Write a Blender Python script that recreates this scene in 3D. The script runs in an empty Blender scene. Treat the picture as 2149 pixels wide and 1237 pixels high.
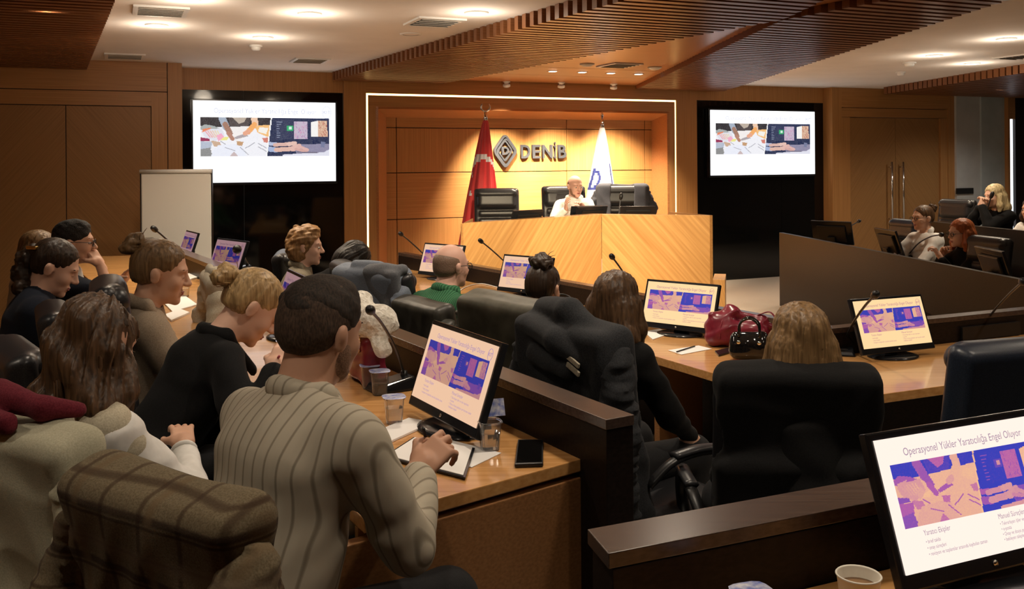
import bpy, bmesh, math, random
import numpy as np
from mathutils import Vector, Matrix
random.seed(7)
PI = math.pi
SC = bpy.context.scene
COL = SC.collection

# ------------------------------------------------------------------ camera
CAMH = 1.75; FPX = 1950.0; CX = 1074.5; HORZ = 340.0
ROLL = math.radians(0.4)
cam_d = bpy.data.cameras.new('camera'); cam = bpy.data.objects.new('camera', cam_d); COL.objects.link(cam)
cam_d.sensor_width = 36.0; cam_d.sensor_fit = 'HORIZONTAL'
cam_d.lens = 36.0 * FPX / 2149.0
cam_d.shift_y = -(618.5 - HORZ) / 2149.0
cam_d.clip_start = 0.05
CAMR = Matrix.Rotation(PI/2, 3, 'X') @ Matrix.Rotation(-ROLL, 3, 'Z')
cam.matrix_world = Matrix.Translation((0, 0, CAMH)) @ CAMR.to_4x4()
SC.camera = cam

# ------------------------------------------------------------------ world, exposure
wd = bpy.data.worlds.new('world'); SC.world = wd; wd.use_nodes = True
wd.node_tree.nodes['Background'].inputs[0].default_value = (1.0, 0.85, 0.7, 1)
wd.node_tree.nodes['Background'].inputs[1].default_value = 0.02
SC.view_settings.view_transform = 'Standard'; SC.view_settings.look = 'None'
SC.view_settings.gamma = 1.0; SC.view_settings.use_curve_mapping = False
SC.view_settings.exposure = 0.0

def add_light(kind, name, loc, power, color=(1, .8, .58), rot=(0, 0, 0), size=.2, angle=2.4, blend=1.0, aim=None, size_y=None):
    l = bpy.data.lights.new(name, kind); o = bpy.data.objects.new(name, l); COL.objects.link(o)
    l.energy = power; l.color = color; o.location = loc; o.rotation_euler = rot
    if kind == 'SPOT': l.spot_size = angle; l.spot_blend = blend; l.shadow_soft_size = size
    elif kind == 'AREA':
        l.size = size
        if size_y: l.shape = 'RECTANGLE'; l.size_y = size_y
    else: l.shadow_soft_size = size
    if aim is not None:
        o.rotation_euler = (Vector(aim) - Vector(loc)).to_track_quat('-Z', 'Y').to_euler()
    return o

# ------------------------------------------------------------------ pixel -> world
def ray(px, py):
    return CAMR @ Vector(((px - CX) / FPX, -(py - HORZ) / FPX, -1.0))
def PD(px, py, d):
    r = ray(px, py); return Vector((0, 0, CAMH)) + r * (d / r.y)
def PZ(px, py, z):
    r = ray(px, py); return Vector((0, 0, CAMH)) + r * ((z - CAMH) / r.z)
# wall axes: U along the front wall, V into it, origin under the left display
WA = math.atan2(2.82, 6.59)
U = Vector((math.cos(WA), math.sin(WA), 0)); V = Vector((-math.sin(WA), math.cos(WA), 0))
WO = Vector((-2.89, 10.95, 0))
def W(a, b, z): return WO + U * a + V * b + Vector((0, 0, z))
def PW(px, py, b=0.0):
    """pixel -> (a, z) on the plane parallel to the front wall at offset b"""
    r = ray(px, py); c = Vector((0, 0, CAMH)); t = (b - (c - WO).dot(V)) / r.dot(V)
    p = c + r * t; return (p - WO).dot(U), p.z
def AB(p):
    q = Vector(p) - WO; return q.dot(U), q.dot(V)

# ------------------------------------------------------------------ mesh helpers
def mesh_from(name, verts, faces, mat=None, smooth=False):
    me = bpy.data.meshes.new(name); me.from_pydata([tuple(v) for v in verts], [], faces); me.update()
    if mat: me.materials.append(mat)
    if smooth: me.polygons.foreach_set('use_smooth', [True] * len(me.polygons))
    return me
def link(name, me, parent=None, loc=None, rz=None, label=None):
    o = bpy.data.objects.new(name, me); COL.objects.link(o)
    if parent is not None: o.parent = parent
    if loc is not None: o.location = loc
    if rz is not None: o.rotation_euler = (0, 0, rz)
    if label: o['label'] = label
    return o
def tag(o, label, cat, group=None):
    o['label'] = label; o['category'] = cat
    if group: o['group'] = group
    return o
def structure(o): o['kind'] = 'structure'; return o
def thing(name, label, cat, loc=(0, 0, 0), rz=0, group=None):
    o = bpy.data.objects.new(name, None); COL.objects.link(o); o.location = loc; o.rotation_euler = (0, 0, rz)
    o.empty_display_size = .1
    return tag(o, label, cat, group)
def shell(name, loc=(0, 0, 0), rz=0):
    o = bpy.data.objects.new(name, None); COL.objects.link(o); o.location = loc; o.rotation_euler = (0, 0, rz)
    o.empty_display_size = .1
    return structure(o)

def boxbm(bm, x0, x1, y0, y1, z0, z1, M=None):
    vs = [bm.verts.new((x, y, z)) for x in (x0, x1) for y in (y0, y1) for z in (z0, z1)]
    for f in ((0, 1, 3, 2), (4, 6, 7, 5), (0, 4, 5, 1), (2, 3, 7, 6), (0, 2, 6, 4), (1, 5, 7, 3)):
        bm.faces.new([vs[i] for i in f])
    if M is not None:
        for v in vs: v.co = M @ v.co
    return vs
def bm_mesh(bm, name, mat=None, smooth=False, bevel=0, seg=2):
    if bevel:
        bmesh.ops.bevel(bm, geom=bm.edges[:], offset=bevel, segments=seg, affect='EDGES', profile=.6)
    bmesh.ops.recalc_face_normals(bm, faces=bm.faces[:])
    me = bpy.data.meshes.new(name); bm.to_mesh(me); bm.free()
    if mat: me.materials.append(mat)
    if smooth:
        me.polygons.foreach_set('use_smooth', [True] * len(me.polygons))
    return me
def box(name, mat, x0, x1, y0, y1, z0, z1, parent=None, bevel=0, loc=None, rz=None, M=None, seg=2, label=None):
    bm = bmesh.new(); boxbm(bm, min(x0, x1), max(x0, x1), min(y0, y1), max(y0, y1), min(z0, z1), max(z0, z1), M)
    return link(name, bm_mesh(bm, name, mat, bevel=bevel, seg=seg), parent, loc, rz, label)
def prism(name, mat, pts, z0, z1, parent=None, bevel=0, loc=None, rz=None, label=None):
    """vertical extrusion of a plan polygon"""
    bm = bmesh.new(); lo = [bm.verts.new((p[0], p[1], z0)) for p in pts]; hi = [bm.verts.new((p[0], p[1], z1)) for p in pts]
    n = len(pts); bm.faces.new(lo[::-1]); bm.faces.new(hi)
    for i in range(n): bm.faces.new((lo[i], lo[(i+1) % n], hi[(i+1) % n], hi[i]))
    return link(name, bm_mesh(bm, name, mat, bevel=bevel), parent, loc, rz, label)
def hexa(name, mat, P, parent=None, bevel=0, label=None):
    """8 points: 4 front (ccw) then the 4 matching back"""
    bm = bmesh.new(); v = [bm.verts.new(p) for p in P]
    for f in ((0, 1, 2, 3), (7, 6, 5, 4), (0, 4, 5, 1), (1, 5, 6, 2), (2, 6, 7, 3), (3, 7, 4, 0)): bm.faces.new([v[i] for i in f])
    return link(name, bm_mesh(bm, name, mat, bevel=bevel), parent, label=label)
def lathe_bm(bm, prof, n=24, M=None):
    rings = []
    for r, z in prof:
        if r < 1e-5: rings.append([bm.verts.new((0, 0, z))])
        else: rings.append([bm.verts.new((r * math.cos(2*PI*i/n), r * math.sin(2*PI*i/n), z)) for i in range(n)])
    for a, b in zip(rings, rings[1:]):
        if len(a) == 1 and len(b) == 1: continue
        for i in range(n):
            j = (i + 1) % n
            if len(a) == 1: bm.faces.new((a[0], b[i], b[j]))
            elif len(b) == 1: bm.faces.new((a[i], a[j], b[0]))
            else: bm.faces.new((a[i], a[j], b[j], b[i]))
    if M is not None:
        for ring in rings:
            for v in ring: v.co = M @ v.co
def lathe(name, mat, prof, n=24, parent=None, loc=None, M=None, label=None):
    bm = bmesh.new(); lathe_bm(bm, prof, n, M)
    return link(name, bm_mesh(bm, name, mat, smooth=True), parent, loc, label=label)
def smooth_path(pts, n=6):
    P = [Vector(p) for p in pts]; out = []
    Q = [P[0] * 2 - P[1]] + P + [P[-1] * 2 - P[-2]]
    for i in range(1, len(Q) - 2):
        a, b, c, d = Q[i-1:i+3]
        for k in range(n):
            t = k / n
            out.append(.5 * ((2*b) + (c - a) * t + (2*a - 5*b + 4*c - d) * t*t + (3*b - a - 3*c + d) * t**3))
    out.append(P[-1]); return out
def tube_bm(bm, pts, r, n=8, flat=None):
    P = [Vector(p) for p in pts]; m = len(P); rings = []
    up = Vector((0, 0, 1)); prev = None
    for i, p in enumerate(P):
        t = (P[min(i+1, m-1)] - P[max(i-1, 0)]).normalized()
        if prev is None:
            x = t.cross(up)
            if x.length < .05: x = t.cross(Vector((1, 0, 0)))
            x.normalize()
        else: x = (prev - t * prev.dot(t)).normalized()
        prev = x; y = t.cross(x)
        rr = r[i] if isinstance(r, (list, tuple)) else r
        fy = rr * (flat if flat else 1)
        rings.append([bm.verts.new(p + x * rr * math.cos(2*PI*k/n) + y * fy * math.sin(2*PI*k/n)) for k in range(n)])
    for a, b in zip(rings, rings[1:]):
        for k in range(n): bm.faces.new((a[k], a[(k+1) % n], b[(k+1) % n], b[k]))
    bm.faces.new(rings[0][::-1]); bm.faces.new(rings[-1])
def tube(name, mat, pts, r, n=8, parent=None, flat=None, loc=None, label=None):
    bm = bmesh.new(); tube_bm(bm, pts, r, n, flat)
    return link(name, bm_mesh(bm, name, mat, smooth=True), parent, loc, label=label)

# ------------------------------------------------------------------ signed distance modelling (numpy)
def V3(p): return np.array(p, dtype=np.float32)
def rotm(rx=0, ry=0, rz=0):
    return np.array((Matrix.Rotation(rz, 3, 'Z') @ Matrix.Rotation(ry, 3, 'Y') @ Matrix.Rotation(rx, 3, 'X')), dtype=np.float32)
def cap(a, b, ra, rb, k=.03, sub=False): return dict(t='cap', a=V3(a), b=V3(b), ra=ra, rb=rb, k=k, sub=sub)
def ell(c, r, k=.02, R=None, sub=False): return dict(t='ell', c=V3(c), r=V3(r), k=k, R=R, sub=sub)
def rbx(c, h, r=.02, k=.01, R=None, sub=False): return dict(t='box', c=V3(c), h=V3(h), r=r, k=k, R=R, sub=sub)
def ecap(a, b, ra, rb, flat, k=.03, ydir=(0, 1, 0), sub=False):
    """capsule flattened along ydir"""
    return dict(t='ecap', a=V3(a), b=V3(b), ra=ra, rb=rb, flat=flat, yd=V3(ydir), k=k, sub=sub)
def _capd(X, Y, Z, a, b, ra, rb):
    ab = b - a; L2 = float((ab * ab).sum()) + 1e-9
    t = np.clip(((X-a[0])*ab[0] + (Y-a[1])*ab[1] + (Z-a[2])*ab[2]) / L2, 0, 1)
    return np.sqrt((X-a[0]-t*ab[0])**2 + (Y-a[1]-t*ab[1])**2 + (Z-a[2]-t*ab[2])**2) - (ra + (rb-ra)*t)
def _bounds(q):
    if q['t'] in ('cap', 'ecap'):
        r = max(q['ra'], q['rb']); lo = np.minimum(q['a'], q['b']) - r; hi = np.maximum(q['a'], q['b']) + r
    elif q['t'] == 'ell':
        m = q['r'] if q['R'] is None else np.sqrt(((np.abs(q['R']) * q['r'])**2).sum(1))
        lo = q['c'] - m; hi = q['c'] + m
    else:
        m = q['h'] if q['R'] is None else np.abs(q['R']) @ q['h']
        lo = q['c'] - m; hi = q['c'] + m
    return lo, hi
def sdf_arrays(prims, res, planes=(), warp=None):
    B = [_bounds(q) for q in prims if not q['sub']]
    lo = np.min([b[0] for b in B], axis=0) - 3*res - .01; hi = np.max([b[1] for b in B], axis=0) + 3*res + .01
    n = np.ceil((hi - lo) / res).astype(int) + 1
    ax = [lo[i] + res * np.arange(n[i], dtype=np.float32) for i in range(3)]
    D = np.full(tuple(n), .2, dtype=np.float32)
    for q in prims:
        bl, bh = _bounds(q); m = q['k'] + 2.5*res + .015
        i0 = np.maximum(0, np.floor((bl - m - lo) / res)).astype(int); i1 = np.minimum(n, np.ceil((bh + m - lo) / res).astype(int) + 1)
        if (i1 <= i0).any(): continue
        X = ax[0][i0[0]:i1[0], None, None]; Y = ax[1][None, i0[1]:i1[1], None]; Z = ax[2][None, None, i0[2]:i1[2]]
        sl = (slice(i0[0], i1[0]), slice(i0[1], i1[1]), slice(i0[2], i1[2]))
        if q['t'] == 'cap': d = _capd(X, Y, Z, q['a'], q['b'], q['ra'], q['rb'])
        elif q['t'] == 'ecap':
            f = q['flat']; yd = q['yd'] / np.linalg.norm(q['yd']); g = (1/f - 1)
            a = q['a']; h = (X-a[0])*yd[0] + (Y-a[1])*yd[1] + (Z-a[2])*yd[2]
            X2 = X + h*g*yd[0]; Y2 = Y + h*g*yd[1]; Z2 = Z + h*g*yd[2]
            b2 = q['b'] + float(((q['b']-a)*yd).sum())*g*yd
            d = _capd(X2, Y2, Z2, a, b2, q['ra'], q['rb']) * (f*.5+.5)
        else:
            x, y, z = X - q['c'][0], Y - q['c'][1], Z - q['c'][2]
            if q['R'] is not None:
                R = q['R']; x, y, z = (R[0,0]*x + R[1,0]*y + R[2,0]*z, R[0,1]*x + R[1,1]*y + R[2,1]*z, R[0,2]*x + R[1,2]*y + R[2,2]*z)
            if q['t'] == 'ell':
                r = q['r']; k0 = np.sqrt((x/r[0])**2 + (y/r[1])**2 + (z/r[2])**2)
                k1 = np.sqrt((x/r[0]**2)**2 + (y/r[1]**2)**2 + (z/r[2]**2)**2) + 1e-6
                d = k0 * (k0 - 1) / k1
            else:
                h = q['h']; r = q['r']
                qx, qy, qz = np.abs(x)-h[0]+r, np.abs(y)-h[1]+r, np.abs(z)-h[2]+r
                d = np.sqrt(np.maximum(qx, 0)**2 + np.maximum(qy, 0)**2 + np.maximum(qz, 0)**2) + np.minimum(np.maximum(qx, np.maximum(qy, qz)), 0) - r
        k = max(q['k'], 1e-4); S = D[sl]
        if q['sub']:
            h = np.clip(.5 - .5*(S + d)/k, 0, 1); D[sl] = S*(1-h) - d*h + k*h*(1-h)
        else:
            h = np.clip(.5 + .5*(S - d)/k, 0, 1); D[sl] = S*(1-h) + d*h - k*h*(1-h)
    X = ax[0][:, None, None]; Y = ax[1][None, :, None]; Z = ax[2][None, None, :]
    if warp is not None: D = D + warp(X, Y, Z).astype(np.float32)
    for p, nn in planes:
        nn = np.array(nn, float); nn /= np.linalg.norm(nn)
        D = np.maximum(D, (X-p[0])*nn[0] + (Y-p[1])*nn[1] + (Z-p[2])*nn[2])
    D[0] = D[-1] = .1; D[:, 0] = D[:, -1] = .1; D[:, :, 0] = D[:, :, -1] = .1
    # naive surface nets
    S = D < 0
    c = np.zeros(tuple(n - 1), dtype=np.int8)
    for i in (0, 1):
        for j in (0, 1):
            for l in (0, 1): c += S[i:n[0]-1+i, j:n[1]-1+j, l:n[2]-1+l]
    I = np.argwhere((c > 0) & (c < 8)); N = len(I)
    idx = np.full(tuple(n - 1), -1, dtype=np.int64); idx[I[:, 0], I[:, 1], I[:, 2]] = np.arange(N)
    cor = {}
    for i in (0, 1):
        for j in (0, 1):
            for l in (0, 1): cor[i, j, l] = D[I[:, 0]+i, I[:, 1]+j, I[:, 2]+l]
    acc = np.zeros((N, 3)); cnt = np.zeros(N)
    K = list(cor)
    for a in K:
        for e in range(3):
            if a[e] == 0:
                b = list(a); b[e] = 1; da, db = cor[a], cor[tuple(b)]
                m = (da < 0) != (db < 0); t = np.where(m, da / np.where(m, da - db, 1), 0)
                p = np.array(a, float)[None, :].repeat(N, 0); p[:, e] += t
                acc[m] += p[m]; cnt[m] += 1
    vv = lo + res * (I + acc / np.maximum(cnt, 1)[:, None])
    faces = []
    for e in range(3):
        f, g = (e+1) % 3, (e+2) % 3
        s0 = [slice(None)]*3; s1 = [slice(None)]*3; s0[e] = slice(0, -1); s1[e] = slice(1, None)
        A, Bm = S[tuple(s0)], S[tuple(s1)]
        E = np.argwhere(A != Bm); E = E[(E[:, f] > 0) & (E[:, g] > 0)]
        inside = A[E[:, 0], E[:, 1], E[:, 2]]
        q = []
        for df, dg in ((0, 0), (-1, 0), (-1, -1), (0, -1)):
            P = E.copy(); P[:, f] += df; P[:, g] += dg; q.append(idx[P[:, 0], P[:, 1], P[:, 2]])
        Q = np.stack(q, 1); Q[~inside] = Q[~inside][:, ::-1]; faces.append(Q)
    Fc = np.concatenate(faces); Fc = Fc[(Fc >= 0).all(1)]
    return vv, Fc
def arrays_mesh(name, parts, mat=None):
    off = 0; vs = []; fs = []
    for v, f in parts: vs.append(v); fs.append(f + off); off += len(v)
    v = np.concatenate(vs); f = np.concatenate(fs)
    me = bpy.data.meshes.new(name); me.vertices.add(len(v)); me.vertices.foreach_set('co', v.astype(np.float32).ravel())
    me.loops.add(len(f)*4); me.loops.foreach_set('vertex_index', f.astype(np.int32).ravel())
    me.polygons.add(len(f)); me.polygons.foreach_set('loop_start', np.arange(0, len(f)*4, 4, dtype=np.int32))
    me.polygons.foreach_set('use_smooth', np.ones(len(f), dtype=bool))
    me.update(calc_edges=True); me.validate()
    if mat: me.materials.append(mat)
    return me
def sdf(name, mat, prims, res=.01, parent=None, planes=(), warp=None, loc=None, rz=None, label=None):
    return link(name, arrays_mesh(name, [sdf_arrays(prims, res, planes, warp)], mat), parent, loc, rz, label)
def fold_warp(amp, f=18, seed=0, zs=.35):
    r = random.Random(seed); ds = [(r.uniform(-1, 1)*f, r.uniform(-1, 1)*f, r.uniform(-1, 1)*f*zs, r.uniform(0, 6)) for _ in range(4)]
    def w(X, Y, Z):
        s = 0
        for a, b, c, p in ds: s = s + np.sin(a*X + b*Y + c*Z + p + 1.1*np.sin(b*X*.6 - a*Y*.5 + 2*c*Z + p))
        return amp * .35 * s
    return w

# ------------------------------------------------------------------ materials
def mat(name, col, rough=.5, metal=0, spec=.5, emit=None, es=1, trans=0, coat=0, ior=1.45, sheen=0):
    m = bpy.data.materials.new(name); m.use_nodes = True; b = m.node_tree.nodes['Principled BSDF']
    b.inputs['Base Color'].default_value = (*col, 1); b.inputs['Roughness'].default_value = rough
    b.inputs['Metallic'].default_value = metal; b.inputs['Specular IOR Level'].default_value = spec
    b.inputs['Transmission Weight'].default_value = trans; b.inputs['Coat Weight'].default_value = coat
    b.inputs['IOR'].default_value = ior; b.inputs['Sheen Weight'].default_value = sheen
    if emit: b.inputs['Emission Color'].default_value = (*emit, 1); b.inputs['Emission Strength'].default_value = es
    return m
def nodes(m): return m.node_tree.nodes, m.node_tree.links, m.node_tree.nodes['Principled BSDF']
def nmat(name, c1, c2, rough=.5, scale=(20, 20, 20), rot=(0, 0, 0), detail=4, bump=.0, dist=.002, kind='NOISE', metal=0, spec=.5, lo=.35, hi=.65, coat=0, sheen=0, distort=0):
    """two tones mixed by stretched procedural noise in object space"""
    m = mat(name, c1, rough, metal, spec, coat=coat, sheen=sheen); N, L, b = nodes(m)
    tc = N.new('ShaderNodeTexCoord'); mp = N.new('ShaderNodeMapping'); L.new(tc.outputs['Object'], mp.inputs[0])
    mp.inputs['Scale'].default_value = scale; mp.vector_type = 'POINT'
    mr = N.new('ShaderNodeMapping'); mr.inputs['Rotation'].default_value = rot
    L.new(tc.outputs['Object'], mr.inputs[0]); L.new(mr.outputs[0], mp.inputs[0])
    if kind == 'NOISE':
        t = N.new('ShaderNodeTexNoise'); t.inputs['Scale'].default_value = 1; t.inputs['Detail'].default_value = detail; out = t.outputs[0]
        t.inputs['Distortion'].default_value = distort
    elif kind == 'WAVE':
        t = N.new('ShaderNodeTexWave'); t.inputs['Scale'].default_value = 1; t.inputs['Distortion'].default_value = distort; out = t.outputs['Fac']
    else:
        t = N.new('ShaderNodeTexVoronoi'); t.inputs['Scale'].default_value = 1; out = t.outputs['Distance']
    L.new(mp.outputs[0], t.inputs[0])
    r = N.new('ShaderNodeValToRGB'); r.color_ramp.elements[0].position = lo; r.color_ramp.elements[1].position = hi
    r.color_ramp.elements[0].color = (*c1, 1); r.color_ramp.elements[1].color = (*c2, 1)
    L.new(out, r.inputs[0]); L.new(r.outputs[0], b.inputs['Base Color'])
    if bump:
        bp = N.new('ShaderNodeBump'); bp.inputs['Strength'].default_value = bump; bp.inputs['Distance'].default_value = dist
        L.new(out, bp.inputs['Height']); L.new(bp.outputs[0], b.inputs['Normal'])
    return m
def wood(name, c1, c2, along='x', rough=.35, fine=140, diag=0, spec=.5, coat=0):
    s = {'x': (1.2, fine, fine), 'y': (fine, 1.2, fine), 'z': (fine, fine, 1.2)}[along]
    return nmat(name, c1, c2, rough, s, (0, diag, 0), 5, .08, .0006, lo=.3, hi=.72, spec=spec, coat=coat)
def srgb(*c):
    return tuple(((v/255)/12.92 if v/255 <= .04045 else ((v/255+.055)/1.055)**2.4) for v in c)
M = {}
OAK1, OAK2 = (.42, .20, .065), (.60, .32, .12)
M['wall_wood'] = wood('wall wood veneer', (.36, .165, .05), (.52, .26, .09), 'x', .38)
M['wall_wood_v'] = wood('wall wood veneer upright', (.36, .165, .05), (.52, .26, .09), 'z', .38)
M['door_l'] = wood('door veneer rising', (.30, .15, .05), (.39, .20, .07), 'x', .42, 90, math.radians(50))
M['door_r'] = wood('door veneer falling', (.30, .15, .05), (.39, .20, .07), 'x', .42, 90, math.radians(-50))
M['pod_l'] = wood('podium veneer rising', (.50, .25, .08), (.74, .42, .16), 'x', .35, 34, math.radians(48))
M['pod_r'] = wood('podium veneer falling', (.50, .25, .08), (.74, .42, .16), 'x', .35, 34, math.radians(-48))
M['slat'] = wood('slat wood', (.17, .062, .022), (.27, .11, .042), 'x', .34)
M['ceil_wood'] = wood('ceiling wood panel', (.36, .14, .05), (.50, .22, .08), 'x', .28)
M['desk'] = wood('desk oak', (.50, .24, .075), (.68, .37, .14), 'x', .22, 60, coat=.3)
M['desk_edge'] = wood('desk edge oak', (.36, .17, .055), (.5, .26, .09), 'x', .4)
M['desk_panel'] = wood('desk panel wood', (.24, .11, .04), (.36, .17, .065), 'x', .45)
M['barrier'] = nmat('dark wenge barrier', (.010, .0065, .0055), (.019, .0125, .010), .4, (3, 120, 120), spec=.22)
M['barrier_top'] = nmat('dark wenge cap', (.055, .035, .028), (.085, .055, .042), .25, (3, 120, 120), spec=.8)
M['ceiling'] = nmat('white painted ceiling', (.82, .77, .72), (.86, .81, .76), .9, (3, 3, 3))
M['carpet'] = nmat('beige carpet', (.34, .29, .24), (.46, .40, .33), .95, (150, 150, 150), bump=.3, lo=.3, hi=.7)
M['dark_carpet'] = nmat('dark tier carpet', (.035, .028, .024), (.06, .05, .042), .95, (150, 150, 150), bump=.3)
M['plaster'] = nmat('grey plaster wall', (.50, .50, .47), (.56, .56, .53), .85, (4, 4, 4))
M['black_glass'] = mat('black glass', (.004, .004, .004), .06, 0, .5)
M['black'] = mat('black plastic', (.012, .012, .013), .38)
M['black_gloss'] = mat('glossy black plastic', (.014, .015, .018), .16)
M['leather'] = nmat('black leather', (.014, .014, .016), (.028, .028, .031), .34, (260, 260, 260), bump=.12, dist=.001, spec=.55)
M['leather_blue'] = nmat('navy leather', (.012, .018, .03), (.022, .03, .048), .36, (260, 260, 260), bump=.12, dist=.001)
M['chrome'] = mat('chrome', (.75, .74, .72), .15, 1)
M['brass'] = mat('polished brass', (.75, .52, .2), .2, 1)
M['metal_dark'] = mat('dark metal', (.06, .06, .065), .35, .8)
M['white'] = mat('white plastic', (.78, .77, .74), .4)
M['paper'] = mat('white paper', (.86, .85, .83), .8)
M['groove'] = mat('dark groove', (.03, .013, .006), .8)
M['led'] = mat('warm led strip', (1, .8, .4), .5, emit=(1, .66, .24), es=5)
M['lamp'] = mat('lit downlight lens', (1, .9, .7), .5, emit=(1, .80, .50), es=14)
M['lamp_s'] = mat('lit small downlight lens', (1, .9, .7), .5, emit=(1, .82, .62), es=5)
M['window'] = mat('daylight in window slit', (.9, .95, 1), .5, emit=(.85, .93, 1), es=2.2)
# ================================================================== ROOM LAMPS AND ADDED FILL LIGHTS
CZ = 2.85; SZ = 2.745
DOWN = [(393, -2), (650, 28), (329, 52), (552, 78), (1000, 26), (2112, 81), (1961, 116), (2040, 133)]
DOWNP = [PZ(x, y, CZ) for x, y in DOWN]
for p in DOWNP:
    add_light('SPOT', 'downlight beam', (p.x, p.y, p.z - .03), 80, (1, .83, .62), size=.06, angle=2.5)
# fill spots added over the seated rows to brighten them, without fittings
OVER = [(-1.9, 4.4), (-1.2, 2.9), (-.4, 1.2), (.75, 2.6), (1.9, 1.2), (2.6, 2.9), (3.6, 4.6), (-2.6, 1.8), (-3.0, 6.0), (.9, 5.2), (4.6, 2.4), (-.1, 4.3)]
OVERW = {0: 115, 1: 95, 2: 40, 3: 80, 4: 34, 5: 46, 6: 75, 7: 60, 8: 50, 9: 95, 10: 40, 11: 85}
for i, (x, y) in enumerate(OVER):
    add_light('SPOT', 'added overhead fill', (x, y, CZ - .03), OVERW[i], (1, .85, .67), size=.08, angle=2.6)
ALC = W(*PW(1090, 340, .38)[:1], .38, 1.7)
for px, py in ((1063, 173), (1178, 175), (1288, 178)):
    q = PZ(px, py, 2.80)
    add_light('SPOT', 'stage spotlight beam', (q.x, q.y - .6, 2.66), 820, (1, .84, .62), size=.05, angle=1.28, blend=.9, aim=W(PW(px, 350, .35)[0], .3, 1.05))
for px, py in ((1160, 149), (1222, 151), (1282, 153), (1340, 155)):
    q = PZ(px, py, 2.80)
    add_light('SPOT', 'stage downlight beam', (q.x, q.y, 2.74), 190, (1, .82, .6), size=.05, angle=1.9)
add_light('SPOT', 'added right door fill', W(7.6, -1.6, CZ - .03), 110, (1, .86, .68), size=.08, angle=2.5)  # fill spots added to brighten the right doors and plaster wall
add_light('SPOT', 'added right wall fill', W(10.2, -1.6, CZ - .12), 110, (1, .93, .85), size=.08, angle=2.5)
# unseen spots added to brighten the podium front, without fittings
for x, y in ((.1, 6.6), (1.5, 6.9)):
    add_light('SPOT', 'added podium wash', (x, y, 2.7), 520, (1, .80, .52), size=.06, angle=.95, blend=.8, aim=(x*.7 + .1, 9.1, .75))

# ================================================================== ROOM SHELL
AL, AR, BR = -4.4, 13.5, -14.0
WF = dict(loc=tuple(WO), rz=WA)      # objects modelled in wall axes (a, b, z)
floor = structure(box('floor', M['carpet'], AL, AR, BR, .6, -.1, 0, **WF))
ceil = structure(box('ceiling', M['ceiling'], AL, AR, BR, .6, CZ, CZ + .1, **WF))
structure(box('wall_left', M['wall_wood'], AL - .1, AL, BR, .6, 0, CZ, **WF))
structure(box('wall_back', M['wall_wood'], AL, AR, BR - .1, BR, 0, CZ, **WF))
structure(box('wall_right', M['plaster'], AR, AR + .1, BR, .6, 0, CZ, **WF))

front = shell('wall_front', **WF)
def wbox(name, m, a0, a1, b0, b1, z0, z1, parent=front, bevel=0, label=None):
    return box(name, m, a0, a1, b0, b1, z0, z1, parent, bevel, label=label)
aL0 = PW(383, 190)[0]; aL1 = PW(722, 300)[0]; zLt = PW(383, 185)[1]; zLt2 = PW(721, 197)[1]
aR0 = PW(1463, 300)[0]; aR1 = PW(1745, 300)[0]; zRt = PW(1463, 210)[1]
zT = (zLt + zLt2) / 2
aA0 = PW(771, 300)[0]; aA1 = PW(1418, 300)[0]; zA = PW(771, 198)[1]; zA2 = PW(1418, 212)[1]; zLED = (zA + zA2) / 2
aO0 = PW(789, 300)[0]; aO1 = PW(1404, 300)[0]; zO = PW(1100, 229)[1]
DI = .38
aI0 = PW(806, 300, DI)[0]; aI1 = PW(1371, 300, DI)[0]; zI = PW(1100, 246, DI)[1]
# wood boards of the front wall
wbox('board', M['wall_wood_v'], aL0 - .5, aL1, .03, .13, zT, CZ)
wbox('board', M['wall_wood_v'], aL1, aA0 - .012, 0, .12, 0, CZ)
wbox('board', M['wall_wood'], aA0 - .012, aA1 + .012, 0, .12, zLED + .012, CZ)
wbox('board', M['wall_wood_v'], aA1 + .012, aR0, 0, .12, 0, CZ)
wbox('board', M['wall_wood_v'], aR0, aR1 + .6, .03, .13, zRt, CZ)
# frame between led line and recess
wbox('board', M['wall_wood'], aA0 + .012, aA1 - .012, 0, .1, zO, zLED - .012)
wbox('board', M['wall_wood_v'], aA0 + .012, aO0, 0, .1, 0, zO)
wbox('board', M['wall_wood_v'], aO1, aA1 - .012, 0, .1, 0, zO)
# the led line, sunk in its groove
wbox('led_strip', M['led'], aA0 - .012, aA1 + .012, .012, .02, zLED - .012, zLED + .012, label='glowing warm light line over the recess')
wbox('led_strip', M['led'], aA0 - .012, aA0 + .012, .012, .02, 0, zLED - .012, label='glowing warm light line left of the recess')
wbox('led_strip', M['led'], aA1 - .012, aA1 + .012, .012, .02, 0, zLED - .012, label='glowing warm light line right of the recess')
# splayed reveals
def wquad(name, m, P, parent=front):
    """slab from 4 (a,b,z) points, given thickness outward"""
    c = sum((Vector(p) for p in P), Vector()) / 4; nrm = (Vector(P[1]) - Vector(P[0])).cross(Vector(P[2]) - Vector(P[0])).normalized() * .03
    return hexa(name, m, [Vector(p) for p in P] + [Vector(p) + nrm for p in P], parent)
wquad('reveal', M['ceil_wood'], [(aO0, 0, 0), (aO0, 0, zO), (aI0 - .0, DI, zI), (aI0, DI, 0)][::-1])
wquad('reveal', M['ceil_wood'], [(aO1, 0, 0), (aO1, 0, zO), (aI1, DI, zI), (aI1, DI, 0)])
wquad('reveal', M['ceil_wood'], [(aO0, 0, zO), (aO1, 0, zO), (aI1, DI, zI), (aI0, DI, zI)][::-1])
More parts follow.
